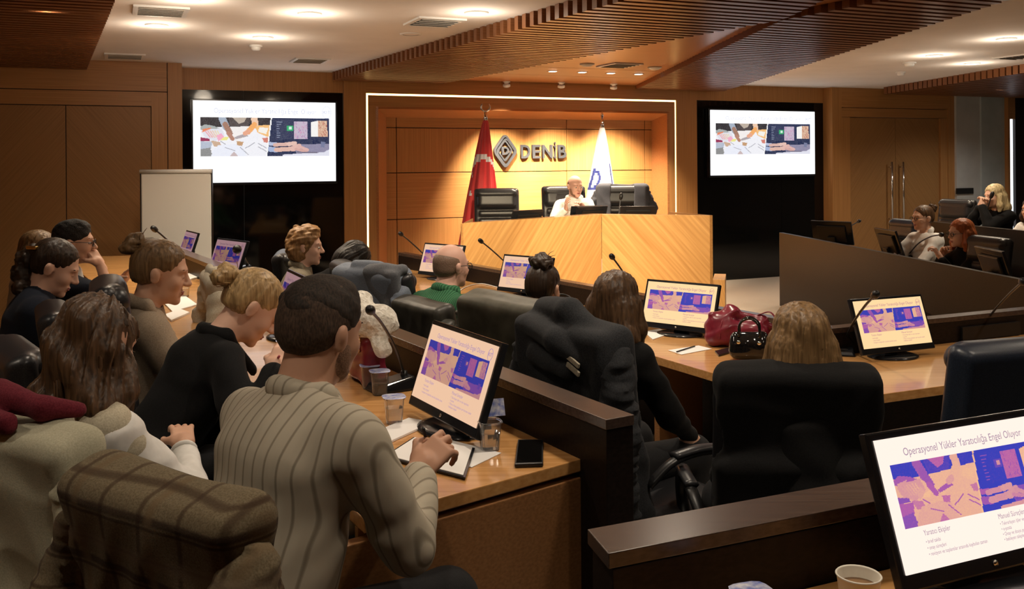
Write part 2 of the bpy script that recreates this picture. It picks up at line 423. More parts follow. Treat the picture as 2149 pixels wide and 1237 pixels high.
# recess back: single veneer panels with dark joints
wbox('backing', M['groove'], aI0 - .3, aI1 + .3, DI + .05, DI + .1, 0, zI + .2)
va = [aI0 - .02, PW(832, 300, DI)[0], PW(1189, 300, DI)[0], PW(1353, 300, DI)[0], aI1 + .02]
hz = [zI + .02, PW(1100, 270.5, DI)[1], PW(1100, 360, DI)[1], PW(832, 461, DI)[1], .25]
for i in range(4):
    for j in range(4):
        mm = M['wall_wood_v'] if j in (1, 3) else M['wall_wood']
        wbox('panel', mm, va[i] + .005, va[i+1] - .005, DI, DI + .05, hz[j+1] + .005, hz[j] - .005, bevel=.002)
M['cove'] = mat('hidden cove light', (1, .7, .2), .5, emit=(1, .60, .07), es=26)
wbox('cove_light', M['cove'], aI0 + .01, aI1 - .01, DI - .03, DI - .02, zI - .014, zI - .006)
wbox('cove_light', M['cove'], aI0 + .006, aI0 + .014, DI - .03, DI - .02, .3, zI - .016)
wbox('cove_light', M['cove'], aI1 - .014, aI1 - .006, DI - .03, DI - .02, .3, zI - .016)

# black glass media walls
for nm, a0, a1, zt, lab in (('wall_glass_left', aL0 - .5, aL1, zT, 0), ('wall_glass_right', aR0, aR1 + .6, zRt, 1)):
    g = shell(nm, **WF)
    n = 2
    for i in range(n):
        x0 = a0 + (a1 - a0) * i / n; x1 = a0 + (a1 - a0) * (i + 1) / n
        box('glass_panel', M['black_glass'], x0 + .002, x1 - .002, .04, .055, 0, zt, g)

# protruding door blocks
DB = -.5
d1 = shell('wall_front_left', **WF)
aD = PW(383, 300, DB)[0]; aJ = PW(318, 300, DB + .05)[0]; zD = PW(200, 221, DB)[1]; zG = PW(200, 190, DB)[1]; aG = PW(352, 300, DB)[0]
wbox('board', M['wall_wood_v'], aG + .004, aD, DB, .03, 0, CZ, d1)
wbox('board', M['wall_wood_v'], aJ, aG - .004, DB, 0, 0, zG - .004, d1)
wbox('board', M['wall_wood'], AL, aG - .004, DB, 0, zG + .004, CZ, d1)
wbox('board', M['wall_wood'], AL, aJ, DB, 0, zD, zG - .004, d1)
wbox('backing', M['groove'], AL, aG + .01, DB + .02, .1, 0, CZ - .1, d1)
dr = shell('door_1', **WF)
aM = PW(139, 300, DB + .07)[0]
wbox('door_leaf', M['door_r'], aM + .004, aJ - .006, DB + .07 - .06, DB + .02, .01, zD - .008, dr, .002)
wbox('door_leaf', M['door_l'], aM - 1.15, aM - .004, DB + .07 - .06, DB + .02, .01, zD - .008, dr, .002)
wbox('door_leaf', M['door_r'], AL, aM - 1.158, DB + .07 - .06, DB + .02, .01, zD - .008, dr, .002)

DR = -.16
d2 = shell('wall_front_right', **WF)
aE0 = PW(1747, 300, DR)[0]; aE1 = PW(2003, 300, DR)[0]; aF0 = PW(1785, 300, DR)[0]; aF1 = PW(1975, 300, DR)[0]; zF = PW(1880, 247, DR)[1]
zF1 = PW(1880, 228, DR)[1]; aF2 = PW(1767, 300, DR)[0]; aF3 = PW(1990, 300, DR)[0]
wbox('board', M['wall_wood_v'], aE0, aF2, DR, .1, 0, CZ, d2)
wbox('board', M['wall_wood_v'], aF3, aE1, DR, .1, 0, CZ, d2)
wbox('board', M['wall_wood'], aF2, aF3, DR, .1, zF1 + .004, CZ, d2)
wbox('board', M['wall_wood'], aF2 + .004, aF3 - .004, DR + .01, .1, zF, zF1 - .004, d2)
wbox('board', M['wall_wood_v'], aF2 + .004, aF0, DR + .01, .1, 0, zF - .004, d2)
wbox('board', M['wall_wood_v'], aF1, aF3 - .004, DR + .01, .1, 0, zF - .004, d2)
dd = shell('door_2', **WF)
aH = PW(1884, 400, DR)[0]
wbox('door_leaf', M['door_l'], aF0 + .006, aH - .003, DR + .04, DR + .1, .01, zF - .008, dd, .002)
wbox('door_leaf', M['door_r'], aH + .003, aF1 - .006, DR + .04, DR + .1, .01, zF - .008, dd, .002)
for px in (1872, 1896):
    a = PW(px, 400, DR - .03)[0]; z1 = PW(px, 340, DR - .03)[1]; z0 = PW(px, 470, DR - .03)[1]
    h = tube('door_handle', M['chrome'], [(a, DR - .03, z0), (a, DR - .03, z1)], .016, 12, dd)
    for z in (z0 + .08, z1 - .08): tube('handle_bracket', M['chrome'], [(a, DR - .03, z), (a, DR + .05, z)], .009, 8, h)
# plaster wall, wood post, window slit and dark wall on the far right
aP1 = PW(2105, 300, -.2)[0]; aQ1 = PW(2120, 300, -.3)[0]; aS1 = PW(2131, 300, -.3)[0]
wr = shell('wall_front_side', **WF)
wbox('plaster_panel', M['plaster'], aE1, aP1, -.2, .1, 0, CZ, wr)
M['plaster_b'] = nmat('blue grey plaster wall', (.42, .47, .46), (.48, .53, .52), .85, (4, 4, 4))
wbox('plaster_panel', M['plaster_b'], PW(2060, 300, -.23)[0], aP1, -.23, -.2, 0, CZ, wr)
wbox('post', M['wall_wood_v'], aP1, aQ1, -.3, .1, 0, CZ, wr)
wbox('dark_panel', M['barrier'], aS1, AR, -.3, .1, 0, CZ, wr)
wbox('lintel', M['wall_wood'], aQ1, aS1, -.3, .1, PW(2125, 250, -.3)[1], CZ, wr)
w1 = shell('window_1', **WF)
wbox('window_pane', M['window'], aQ1, aS1, -.25, -.22, .3, PW(2125, 250, -.3)[1], w1)
wbox('window_sill', M['wall_wood'], aQ1, aS1, -.3, -.2, 0, .3, w1)
sg = tag(box('wall_plate', M['black'], PW(2010, 400, -.24)[0], PW(2045, 400, -.24)[0], -.225, -.2, PW(2027, 407, -.22)[1], PW(2027, 395, -.22)[1], None, .003, **WF), 'small black rectangular plate on the grey plaster wall', 'wall plate')

# ================================================================== CEILING CANOPIES OF WOOD SLATS
class Line:                       # a plan line in (a, b)
    def __init__(s, p, q, z=SZ):
        s.p = AB(PZ(p[0], p[1], z)); s.q = AB(PZ(q[0], q[1], z))
    def a(s, b): t = (b - s.p[1]) / (s.q[1] - s.p[1]); return s.p[0] + t * (s.q[0] - s.p[0])
L1 = Line((1014, 82), (1276, 10)); L2 = Line((906, 180), (1450, 78)); L3 = Line((1330, 190), (1640, 43)); L4 = Line((1540, 185), (1790, 105))
LL = Line((243, 0), (190, 127)); LR = Line((1905, 190), (2149, 153))
STEP, SW = .12, .066
slat_cache = {}
def slat(parent, a0, a1, b, z0=SZ):
    key = round(a1 - a0, 3)
    if key not in slat_cache:
        bm = bmesh.new(); boxbm(bm, 0, a1 - a0, -SW/2, SW/2, 0, CZ - z0 - .001)
        slat_cache[key] = bm_mesh(bm, 'slat', M['slat'])
    link('slat', slat_cache[key], parent, (a0, b, z0))
t1 = shell('trim_1', **WF); t2 = shell('trim_2', **WF); t3 = shell('trim_3', **WF); t4 = shell('trim_4', **WF)
b = -.10
while b > -8.2:
    m1, m2 = min(L2.a(b), L3.a(b)), max(L2.a(b), L3.a(b))
    if m1 - L1.a(b) > .1: slat(t1, L1.a(b), m1, b)
    if L4.a(b) - m2 > .1: slat(t2, m2, L4.a(b), b)
    if b < DB: slat(t3, AL + .01, LL.a(b), b)
    if b < -.35 and b > -7: slat(t4, LR.a(b), AR - .01, b)
    b -= STEP
def plan_board(name, m, f0, f1, b0, b1, z0, z1, parent, n=14):
    P = [(f0(b0 + (b1 - b0) * i / n), b0 + (b1 - b0) * i / n) for i in range(n + 1)]
    Q = [(f1(b0 + (b1 - b0) * i / n), b0 + (b1 - b0) * i / n) for i in range(n + 1)]
    bm = bmesh.new()
    for i in range(n):
        q = [P[i], Q[i], Q[i+1], P[i+1]]
        if abs(q[0][0] - q[1][0]) < .002 and abs(q[2][0] - q[3][0]) < .002: continue
        lo = [bm.verts.new((x, y, z0)) for x, y in q]; hi = [bm.verts.new((x, y, z1)) for x, y in q]
        bm.faces.new(lo); bm.faces.new(hi[::-1])
        for k in range(4): bm.faces.new((lo[k], hi[k], hi[(k+1) % 4], lo[(k+1) % 4]))
    bmesh.ops.remove_doubles(bm, verts=bm.verts[:], dist=.0005)
    return link(name, bm_mesh(bm, name, m), parent)
mn = lambda b: min(L2.a(b), L3.a(b)); mx = lambda b: max(L2.a(b), L3.a(b))
plan_board('gap_dark_board', M['groove'], lambda b: L1.a(b) + .1, lambda b: mn(b) + .0, -.02, -8.2, CZ - .012, CZ - .002, t1)  # dark boards added above the slats to darken the gaps between them
plan_board('gap_dark_board', M['groove'], lambda b: mx(b), lambda b: L4.a(b) - .1, -.02, -8.2, CZ - .012, CZ - .002, t2)
plan_board('gap_dark_board', M['groove'], lambda b: AL, lambda b: LL.a(b) - .1, DB, -8.2, CZ - .012, CZ - .002, t3)
plan_board('gap_dark_board', M['groove'], lambda b: LR.a(b) + .1, lambda b: AR, -.3, -7.0, CZ - .012, CZ - .002, t4)
# smooth veneer panels between the two slatted wings, in three strips with dark joints
t5 = shell('trim_5', **WF)
bj = [-.02, AB(PZ(1200, 160, 2.80))[1], AB(PZ(1200, 143, 2.80))[1], -9.0]
for b0, b1 in zip(bj, bj[1:]):
    plan_board('ceiling_panel', M['ceil_wood'], mn, mx, b0 - .008, b1 + .008, 2.80, 2.845, t5, 10)

# ================================================================== CEILING FITTINGS
for i, p in enumerate(DOWNP[:]):
    add_light('POINT', 'downlight spill', (p.x, p.y, p.z - .14), 7, (1, .84, .66), size=.12)
    side = ['left ceiling, cut by the top edge of the photo', 'left ceiling, largest and nearest the centre', 'left ceiling nearest the slatted wood corner', 'left ceiling beside the smoke detector', 'left ceiling beside the slatted canopy edge', 'right ceiling, largest and rightmost', 'right ceiling, the leftmost of its three', 'right ceiling, the smallest and farthest'][i]
    t = thing('downlight', 'round lit downlight in the ' + side, 'ceiling light', p, group='lit round downlights')
    lathe('trim_ring', M['white'], [(.068, -.012), (.085, -.012), (.09, -.004), (.09, 0)], 28, t)
    lathe('lens', M['lamp'], [(0, -.010), (.069, -.010), (.069, 0)], 28, t)
p = PZ(862, 71, CZ)
t = thing('downlight', 'round unlit white ceiling fitting near the slatted canopy edge', 'ceiling fitting', p)
lathe('trim_ring', M['white'], [(.07, -.008), (.09, -.008), (.094, 0)], 28, t); lathe('lens', M['ceiling'], [(0, -.005), (.07, -.005)], 28, t)
M['grille'] = mat('grille cream metal', (.55, .50, .43), .5)
M['dark_in'] = mat('dark duct', (.03, .025, .02), .9)
def vent(px, py, wpx, hpx, lab, zc=CZ, n=5, ring=False):
    p = PZ(px, py, zc); s = FPX / p.y; w = wpx / s * .92; d = .42 if not ring else .3
    t = thing('ceiling_vent', lab, 'vent', p, WA)
    for x0, x1, y0, y1 in ((-w/2, w/2, -d/2, -d/2+.035), (-w/2, w/2, d/2-.035, d/2), (-w/2, -w/2+.035, -d/2+.035, d/2-.035), (w/2-.035, w/2, -d/2+.035, d/2-.035)):
        box('frame', M['white'], x0, x1, y0, y1, -.014, 0, t)
    box('backing', M['dark_in'], -w/2+.03, w/2-.03, -d/2+.03, d/2-.03, -.003, 0, t)
    for i in range(n):
        y = -d/2 + .05 + (d - .1) * i / (n - 1)
        box('slat', M['grille'], -w/2+.035, w/2-.035, y - .022, y + .022, -.002, .002, t, M=Matrix.Translation((0, y, -.010)) @ Matrix.Rotation(.5, 4, 'X') @ Matrix.Translation((0, -y, 0)))
    return t
vent(337, 22, 118, 24, 'large cream air vent at the top of the left ceiling', n=6)
vent(262, 117, 86, 14, 'air vent by the corner of the dark slatted ceiling')
vent(650, 126, 78, 14, 'air vent above the left screen near the wooden canopy tip')
vent(912, 45, 112, 20, 'air vent beside the edge of the slatted canopy')
vent(1300, 136, 74, 12, 'square air vent in the smooth wooden ceiling panel', 2.80)
vent(2140, 118, 70, 10, 'air vent on the right ceiling by the canopy corner')
def detector(px, py, lab, zc=CZ, r=.055):
    p = PZ(px, py, zc); t = thing('smoke_detector', lab, 'detector', p)
    lathe('base', M['white'], [(r*1.1, 0), (r*1.1, -.014), (r*.95, -.018), (0, -.018)], 24, t)
    lathe('sensor', M['white'], [(r*.8, -.018), (r*.75, -.04), (r*.5, -.05), (0, -.052)], 20, t)
detector(537, 95, 'white smoke detector under the left ceiling lights')
detector(1890, 151, 'white smoke detector on the right ceiling')
detector(1908, 131, 'flat round sensor on the right ceiling behind the smoke detector', r=.07)
for i, (px, py) in enumerate(((1063, 171), (1178, 173), (1288, 176))):
    t = thing('spotlight', ['left', 'middle', 'right'][i] + ' of the three small spotlights on the wooden ceiling panel', 'spotlight', PZ(px, py, 2.80), group='row of three spotlights')
    lathe('base', M['white'], [(.05, 0), (.05, -.01), (0, -.01)], 20, t)
    lathe('lamp_head', M['white'], [(.03, 0), (.036, -.05), (.05, -.055), (.045, -.02)], 20, t, M=Matrix.Translation((0, 0, -.01)) @ Matrix.Rotation(.5, 4, 'X'))
for i, (px, py) in enumerate(((1160, 149), (1222, 151), (1282, 153), (1340, 155))):
    t = thing('small_downlight', ['leftmost', 'second from left', 'third from left', 'rightmost'][i] + ' of four small square downlights in the wooden ceiling panel', 'ceiling light', PZ(px, py, 2.80), WA, group='row of four small downlights')
    box('trim_frame', M['white'], -.05, .05, -.05, .05, -.006, 0, t, .002); box('lens', M['lamp_s'], -.035, .035, -.035, .035, -.010, -.006, t)
for px, py, lab in ((1232, 134, 'left of the two round speakers beside the wooden ceiling vent'), (1374, 141, 'right of the two round speakers beside the wooden ceiling vent')):
    t = thing('ceiling_speaker', lab, 'speaker', PZ(px, py, 2.80))
    lathe('rim', M['grille'], [(.08, 0), (.08, -.01), (.07, -.014)], 24, t); lathe('cover', M['grille'], [(.07, -.012), (.04, -.03), (0, -.034)], 24, t)

# ================================================================== DISPLAYS AND SLIDES
FONT = None
def text_mesh(s, size, mat_, extrude=0, bold=0, align='CENTER'):
    c = bpy.data.curves.new('txt', 'FONT'); c.body = s; c.size = size; c.align_x = align; c.align_y = 'CENTER'; c.extrude = extrude; c.offset = bold
    c.resolution_u = 3
    o = bpy.data.objects.new('txt', c); COL.objects.link(o)
    dg = bpy.context.evaluated_depsgraph_get(); me = bpy.data.meshes.new_from_object(o.evaluated_get(dg))
    bpy.data.objects.remove(o); bpy.data.curves.remove(c)
    me.materials.clear(); me.materials.append(mat_); return me
def fitw(me, w, h):
    co = np.zeros(len(me.vertices)*3); me.vertices.foreach_get('co', co); co = co.reshape(-1, 3); a, b_ = co.min(0), co.max(0)
    co[:, 0] = (co[:, 0] - (a[0]+b_[0])/2) * w / (b_[0]-a[0]); co[:, 1] = (co[:, 1] - (a[1]+b_[1])/2) * h / (b_[1]-a[1])
    me.vertices.foreach_set('co', co.ravel()); me.update(); me['kind'] = 'print'; return me
# --- a painter for the two slide pictures, as colour values on a fine grid
def _in_poly(X, Y, P):
    c = np.zeros(X.shape, bool); n = len(P)
    for i in range(n):
        x1, y1 = P[i]; x2, y2 = P[(i+1) % n]
        c ^= ((y1 > Y) != (y2 > Y)) & (X < (x2 - x1) * (Y - y1) / (y2 - y1 + 1e-9) + x1)
    return c
def paint(NX=176, NY=80):
    X, Y = np.meshgrid((np.arange(NX) + .5) / NX * 1670, (np.arange(NY) + .5) / NY * 490)   # units of the slide crop
    im = np.zeros((NY, NX, 3)); rng = np.random.RandomState(3)
    def P(pts, col): im[_in_poly(X, Y, pts)] = col
    def st(a, b_, w, col):
        ax_, ay = a; bx, by = b_; L = (bx-ax_)**2 + (by-ay)**2 + 1e-6
        t = np.clip(((X-ax_)*(bx-ax_) + (Y-ay)*(by-ay)) / L, 0, 1); im[np.hypot(X-ax_-t*(bx-ax_), Y-ay-t*(by-ay)) < w] = col
    im[:] = (.05, .045, .05)
    P([(0, 110), (250, 125), (900, 95), (900, 490), (0, 490)], (.93, .93, .98))
    P([(0, 120), (60, 90), (170, 110), (240, 140), (90, 170), (0, 160)], (.42, .45, .44))
    P([(30, 150), (130, 130), (120, 190), (20, 190)], (.85, .25, .12))
    P([(20, 190), (120, 150), (270, 140), (300, 230), (180, 300), (60, 260)], (.80, .80, .88))
    for i in range(6): st((60+30*i, 170), (120+26*i, 250), 6, (.9, .35+.08*i, .4))
    P([(200, 230), (260, 200), (300, 250), (220, 300)], (.95, .45, .6)); P([(290, 250), (360, 240), (330, 290), (240, 290)], (.9, .85, .3))
    P([(0, 250), (110, 270), (120, 300), (0, 300)], (.35, .05, .12)); P([(0, 300), (150, 310), (120, 420), (0, 430)], (.5, .55, .66))
    P([(0, 400), (120, 380), (150, 490), (0, 490)], (.3, .3, .3)); P([(130, 290), (240, 310), (260, 360), (170, 370)], (.65, .45, .32))
    P([(150, 420), (220, 350), (520, 330), (580, 490), (130, 490)], (.88, .90, 1.0)); P([(380, 470), (420, 430), (470, 490), (370, 490)], (.62, .5, .5))
    P([(360, 120), (640, 110), (620, 210), (470, 300), (380, 260)], (.95, .90, .88)); P([(420, 250), (560, 200), (600, 235), (440, 275)], (.45, .40, .42))
    P([(450, 300), (540, 305), (520, 360), (460, 350)], (.60, .36, .2)); P([(680, 100), (900, 90), (900, 300), (860, 250), (720, 190)], (.95, .55, .22))
    P([(740, 120), (860, 130), (830, 210), (730, 180)], (.96, .93, .86)); P([(780, 260), (860, 250), (850, 320), (800, 310)], (.7, .25, .2))
    for a, b_ in (((560, 390), (680, 320)), ((730, 330), (860, 400)), ((730, 370), (850, 440)), ((250, 300), (310, 340)), ((310, 380), (430, 420)), ((600, 470), (500, 380))): st(a, b_, 5, (.45, .45, .5))
    P([(350, 0), (640, 0), (600, 110), (370, 110)], (.10, .08, .08)); P([(400, 0), (580, 0), (550, 60), (480, 80)], (.55, .46, .38))
    st((270, 10), (320, 120), 45, (.42, .48, .58)); st((310, 90), (370, 200), 34, (.40, .22, .16)); st((350, 200), (400, 270), 26, (.50, .25, .18))
    st((680, 20), (690, 80), 42, (.9, .62, .45)); st((680, 90), (600, 180), 34, (.95, .45, .16)); st((600, 180), (560, 200), 28, (.85, .42, .28))
    # right picture: hands at a keyboard before code screens
    sel = X > 900 - (Y / 490) * 66
    base = im.copy(); im[sel] = (.035, .045, .10)
    m2 = np.zeros_like(sel)
    def P2(pts, col): im[_in_poly(X, Y, pts) & sel] = col
    P2([(960, 30), (1190, 20), (1190, 260), (960, 290)], (.05, .06, .12)); P2([(1100, 95), (1190, 95), (1190, 165), (1100, 165)], (.05, .45, .18)); P2([(1130, 110), (1165, 110), (1165, 145), (1130, 145)], (.7, .9, .8))
    P2([(1200, 40), (1375, 40), (1375, 270), (1200, 270)], (.60, .50, .62)); P2([(1420, 50), (1520, 30), (1520, 240), (1420, 240)], (.97, .95, .92)); P2([(1520, 30), (1640, 30), (1650, 240), (1520, 240)], (.72, .45, .32))
    for i in range(16):
        y = 40 + i * 14; st((970, y), (985 + rng.randint(10, 60), y), 3, (.4, .45, .6)) if i % 2 else None
    for i in range(46):
        x = rng.uniform(1205, 1370); y = rng.uniform(45, 250); st((x, y), (x + rng.uniform(-12, 12), y + 20), 4, (.35+rng.rand()*.4, .3, .5))
    for i in range(40):
        x = rng.uniform(1525, 1640); y = rng.uniform(35, 225); st((x, y), (x + rng.uniform(-10, 10), y + 14), 4, (.9, .7, .5) if i % 2 else (.5, .15, .12))
    P2([(1200, 340), (1670, 330), (1670, 490), (1230, 490)], (.30, .28, .40)); P2([(1040, 470), (1600, 440), (1670, 400), (1670, 490), (1050, 490)], (.80, .80, .90))
    st((870, 330), (1000, 340), 22, (.5, .55, .75)); st((940, 345), (1120, 335), 22, (.75, .48, .42)); st((1120, 335), (1210, 325), 26, (.82, .55, .48))
    st((880, 400), (960, 410), 32, (.42, .50, .72)); st((960, 408), (1180, 395), 28, (.78, .50, .42)); st((1180, 395), (1260, 365), 36, (.80, .50, .44)); st((1260, 365), (1380, 410), 18, (.78, .48, .44)); st((1220, 400), (1360, 430), 16, (.72, .42, .38))
    st((1240, 440), (1500, 445), 9, (.2, .18, .25)); P2([(1560, 300), (1620, 310), (1600, 380), (1550, 370)], (.2, .22, .35))
    im[np.abs(X - (900 - (Y / 490) * 66)) < 9] = (1, 1, 1)
    im = np.clip(im + rng.normal(0, .018, (NY, NX, 1)), 0, 1)
    return im
PIC = paint()
def heat(im):       # the false colours of the desk monitors: dark turns blue, light turns orange
    l = im.mean(2, keepdims=True); warm = im[..., :1] - im[..., 2:]
    lo = np.array([.045, .055, .50]); mid = np.array([.52, .13, .40]); hi = np.array([1.0, .58, .30])
    t = np.clip(l * .98 - .04 + warm * .5, 0, 1)
    return np.where(t < .5, lo + (mid - lo) * (t * 2), mid + (hi - mid) * (t * 2 - 1))
def picture_mesh(name, im, w, h, mat_):
    NY, NX = im.shape[:2]; xs = np.linspace(-w/2, w/2, NX + 1); ys = np.linspace(h/2, -h/2, NY + 1)
    v = np.zeros((NY + 1, NX + 1, 3)); v[..., 0] = xs[None, :]; v[..., 2] = ys[:, None]
    i = np.arange(NY)[:, None] * (NX + 1) + np.arange(NX)[None, :]
    f = np.stack([i, i + NX + 1, i + NX + 2, i + 1], -1).reshape(-1, 4)
    me = arrays_mesh(name, [(v.reshape(-1, 3), f)], mat_)
    at = me.color_attributes.new('print', 'FLOAT_COLOR', 'CORNER')
    c = np.concatenate([im.reshape(-1, 3), np.ones((NX*NY, 1))], 1).repeat(4, 0)
    at.data.foreach_set('color', c.astype(np.float32).ravel()); return me
def print_mat(name, s, gam=1.0):
    m = mat(name, (0, 0, 0), .4); N, L, b_ = nodes(m); a = N.new('ShaderNodeAttribute'); a.attribute_name = 'print'
    b_.inputs['Emission Strength'].default_value = s; L.new(a.outputs[0], b_.inputs['Emission Color']); return m
PMAT = {'wall': print_mat('slide picture on wall screen', .95), 'peach': print_mat('slide picture on desk screen', .62), 'amber': print_mat('slide picture on amber screen', .85), 'pink': print_mat('slide picture on near screen', .95), 'dim': print_mat('slide picture on dim screen', .3)}
SMAT = {'wall': mat('wall screen light', (0, 0, 0), .3, emit=(1, .99, 1), es=1.5), 'peach': mat('peach screen light', (0, 0, 0), .3, emit=(.93, .60, .40), es=.92),
        'amber': mat('amber screen light', (0, 0, 0), .3, emit=(1, .70, .36), es=1.02), 'pink': mat('near screen light', (0, 0, 0), .3, emit=(1, .84, .74), es=1.1), 'dim': mat('dim screen light', (0, 0, 0), .3, emit=(.42, .24, .26), es=.8)}
TMAT = {'wall': mat('pale slide lettering', (0, 0, 0), .4, emit=(.42, .45, .58), es=1.3), 'peach': mat('violet slide lettering', (0, 0, 0), .4, emit=(.42, .27, .50), es=.9),
        'amber': mat('rose slide lettering', (0, 0, 0), .4, emit=(.55, .22, .30), es=.9), 'pink': mat('grey violet slide lettering', (0, 0, 0), .4, emit=(.42, .30, .42), es=.9), 'dim': mat('dim lettering', (0, 0, 0), .4, emit=(.2, .1, .2), es=.5)}
TITLE = 'Operasyonel Yükler Yaratıcılığa Engel Oluyor'
LETTER = {}
def slide(parent, w, h, style, y0, body=True, detail=True):
    """screen w x h centred at parent's origin on plane y=y0 (facing -y)"""
    sc = box('screen', SMAT[style], -w/2, w/2, y0, y0 + .004, -h/2, h/2, parent)
    key = ('pic', style, round(w, 3))
    if key not in LETTER:
        im = PIC if style == 'wall' else heat(PIC)
        pw, ph = w * .905, h * .478
        LETTER[key] = picture_mesh('slide_picture', im, pw, ph, PMAT[style])
        LETTER['t' + style + str(round(w, 3))] = fitw(text_mesh(TITLE, h * .098, TMAT[style]), w * .72, h * .085)
        LETTER['k' + style + str(round(w, 3))] = text_mesh('KIT', h * .062, TMAT[style], bold=h*.001)
    p = link('slide_picture', LETTER[key], sc, (0, y0 - .0015, h * .06))
    t = link('slide_title', LETTER['t' + style + str(round(w, 3))], sc, (-w*.0, y0 - .0015, h * .375)); t.rotation_euler = (PI/2, 0, 0)
    k = link('slide_logo', LETTER['k' + style + str(round(w, 3))], sc, (w*.435, y0 - .0015, h * .375)); k.rotation_euler = (PI/2, 0, 0)
    R = h * .075
    tube('logo_ring', TMAT[style], [(w*.435 + R*.75*math.cos(a), y0 - .001, h*.375 + R*1.0*math.sin(a)) for a in [2*PI*i/24 for i in range(25)]], h*.0032, 5, sc)
    if body:
        for s_, x, z, al in (('Yaratıcı Ekipler', -.30, -.235, .058), ('• brief takibi', -.30, -.30, .040), ('• onay süreçleri', -.30, -.345, .040), ('• revizyon ve toplantılar arasında kaybolan zaman', -.30, -.39, .040),
                             ('Manuel Süreçler', .17, -.235, .058), ('• Tekrarlayan işler ve rutin raporlama', .17, -.29, .040), ('• e-posta', .17, -.33, .040), ('• Onay ve dosya paylaşımı için harcanan saatler', .17, -.37, .040), ('• bekleyen talepler', .17, -.41, .040)):
            k2 = ('b', s_, style, round(w, 3))
            if k2 not in LETTER: LETTER[k2] = text_mesh(s_, h * al, TMAT[style], align='LEFT')
            o = link('slide_text', LETTER[k2], sc, (w*(x - .06 if x < 0 else x - .09), y0 - .0015, h * z)); o.rotation_euler = (PI/2, 0, 0); o.scale = (.8, 1, 1)
    return sc
def wall_tv(px0, px1, pyc, lab):
    a0 = PW(px0, pyc)[0]; a1 = PW(px1, pyc)[0]; zc = PW((px0+px1)/2, pyc)[1]; w = a1 - a0; h = .945
    p = W((a0+a1)/2, 0, zc); t = thing('wall_display', lab, 'screen', p, WA)
    box('bezel', M['black_gloss'], -w/2 - .02, w/2 + .02, -.03, .035, -h/2 - .03, h/2 + .02, t, .004)
    slide(t, w, h, 'wall', -.036, body=False)
    return t
wall_tv(405, 703, 298, 'large bright wall screen left of the stage, behind the flip chart')
wall_tv(1488, 1706.5, 300, 'large bright wall screen right of the stage, left of the double door')
# ================================================================== TIERS, STAGE, DESKS
def xy(p): return Vector((p[0], p[1], 0))
def lerp(a, b, t): return a + (b - a) * t
TZ = .18
# left leg of the upper ring of desks
DLn = Vector((-.512, .859, 0)).normalized(); DLp = Vector((-DLn.y, DLn.x, 0))     # along the leg (away), toward the sitters (left)
LA = Vector((.325, 2.53, 0)); LEN_L = 7.3
J = Vector((.186, 2.59, 0)); E = Vector((-.35, 2.165, 0))
# near ring (our side): its screen runs along U
BA = Vector((.172, 1.636, 0)); BB = Vector((.144, 1.746, 0))
tier_l = [LA + DLn * 8.2, LA, Vector((.30, 1.9, 0)), BB + U * 6.5, BB + U * 6.5 - V * 5, Vector((-3.5, -3.2, 0)), Vector((-6.2, 4.5, 0)), W(AL + .02, -1.2, 0)]
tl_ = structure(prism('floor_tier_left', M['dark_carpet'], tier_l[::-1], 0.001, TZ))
def slab(name, m, p, q, off, z0, z1, parent, bevel=.002, label=None):
    """slab from p to q, thickness toward off"""
    p, q, off = Vector(p), Vector(q), Vector(off)
    return prism(name, m, [p, q, q + off, p + off], z0, z1, parent, bevel, label=label)
dk = thing('conference_desk', 'long oak conference desk with dark privacy screen where the left row sits', 'desk')
off = DLp * -1
pin = LA + DLp * .095
slab('privacy_screen', M['barrier'], LA, LA + DLn * LEN_L, DLp * .09, 0.002, 1.03, dk)
slab('screen_cap', M['barrier_top'], LA - DLn * .005, LA + DLn * LEN_L, DLp * .095, 1.032, 1.06, dk)
far = J + DLn * 6.9; farE = E + DLn * 7.2
prism('desktop', M['desk'], [J, E, farE, far], .885, .92, dk, .003)
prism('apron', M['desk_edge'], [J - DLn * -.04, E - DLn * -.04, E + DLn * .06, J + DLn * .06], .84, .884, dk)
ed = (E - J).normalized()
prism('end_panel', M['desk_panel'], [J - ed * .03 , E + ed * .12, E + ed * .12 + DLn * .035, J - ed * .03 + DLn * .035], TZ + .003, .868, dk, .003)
slab('kick_panel', M['barrier'], pin + DLn * .2, pin + DLn * LEN_L, DLp * .02, TZ + .003, .84, dk)
for i in range(5):
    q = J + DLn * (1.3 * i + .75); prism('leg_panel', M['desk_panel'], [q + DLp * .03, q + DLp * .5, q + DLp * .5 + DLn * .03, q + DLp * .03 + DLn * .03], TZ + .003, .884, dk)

nd = thing('conference_desk', 'near conference desk with a dark screen topped by a grey cap, holding the largest monitor', 'desk')
slab('privacy_screen', M['barrier'], BA + U * 0, BA + U * 4.6, (BB - BA) * .94, .003 + TZ, 1.03, nd)
slab('screen_cap', M['barrier_top'], BA - U * .008, BA + U * 1.7, BB - BA, 1.032, 1.06, nd)
slab('screen_cap', M['barrier_top'], BA + U * 1.704, BA + U * 4.6, BB - BA, 1.032, 1.06, nd)
slab('desktop', M['desk'], BA + U * .02 - V * .004, BA + U * 4.6 - V * .004, V * -.66, .885, .92, nd)
slab('end_panel', M['desk_panel'], BA + U * .02 - V * .004, BA + U * .05 - V * .004, V * -.62, TZ + .003, .884, nd)

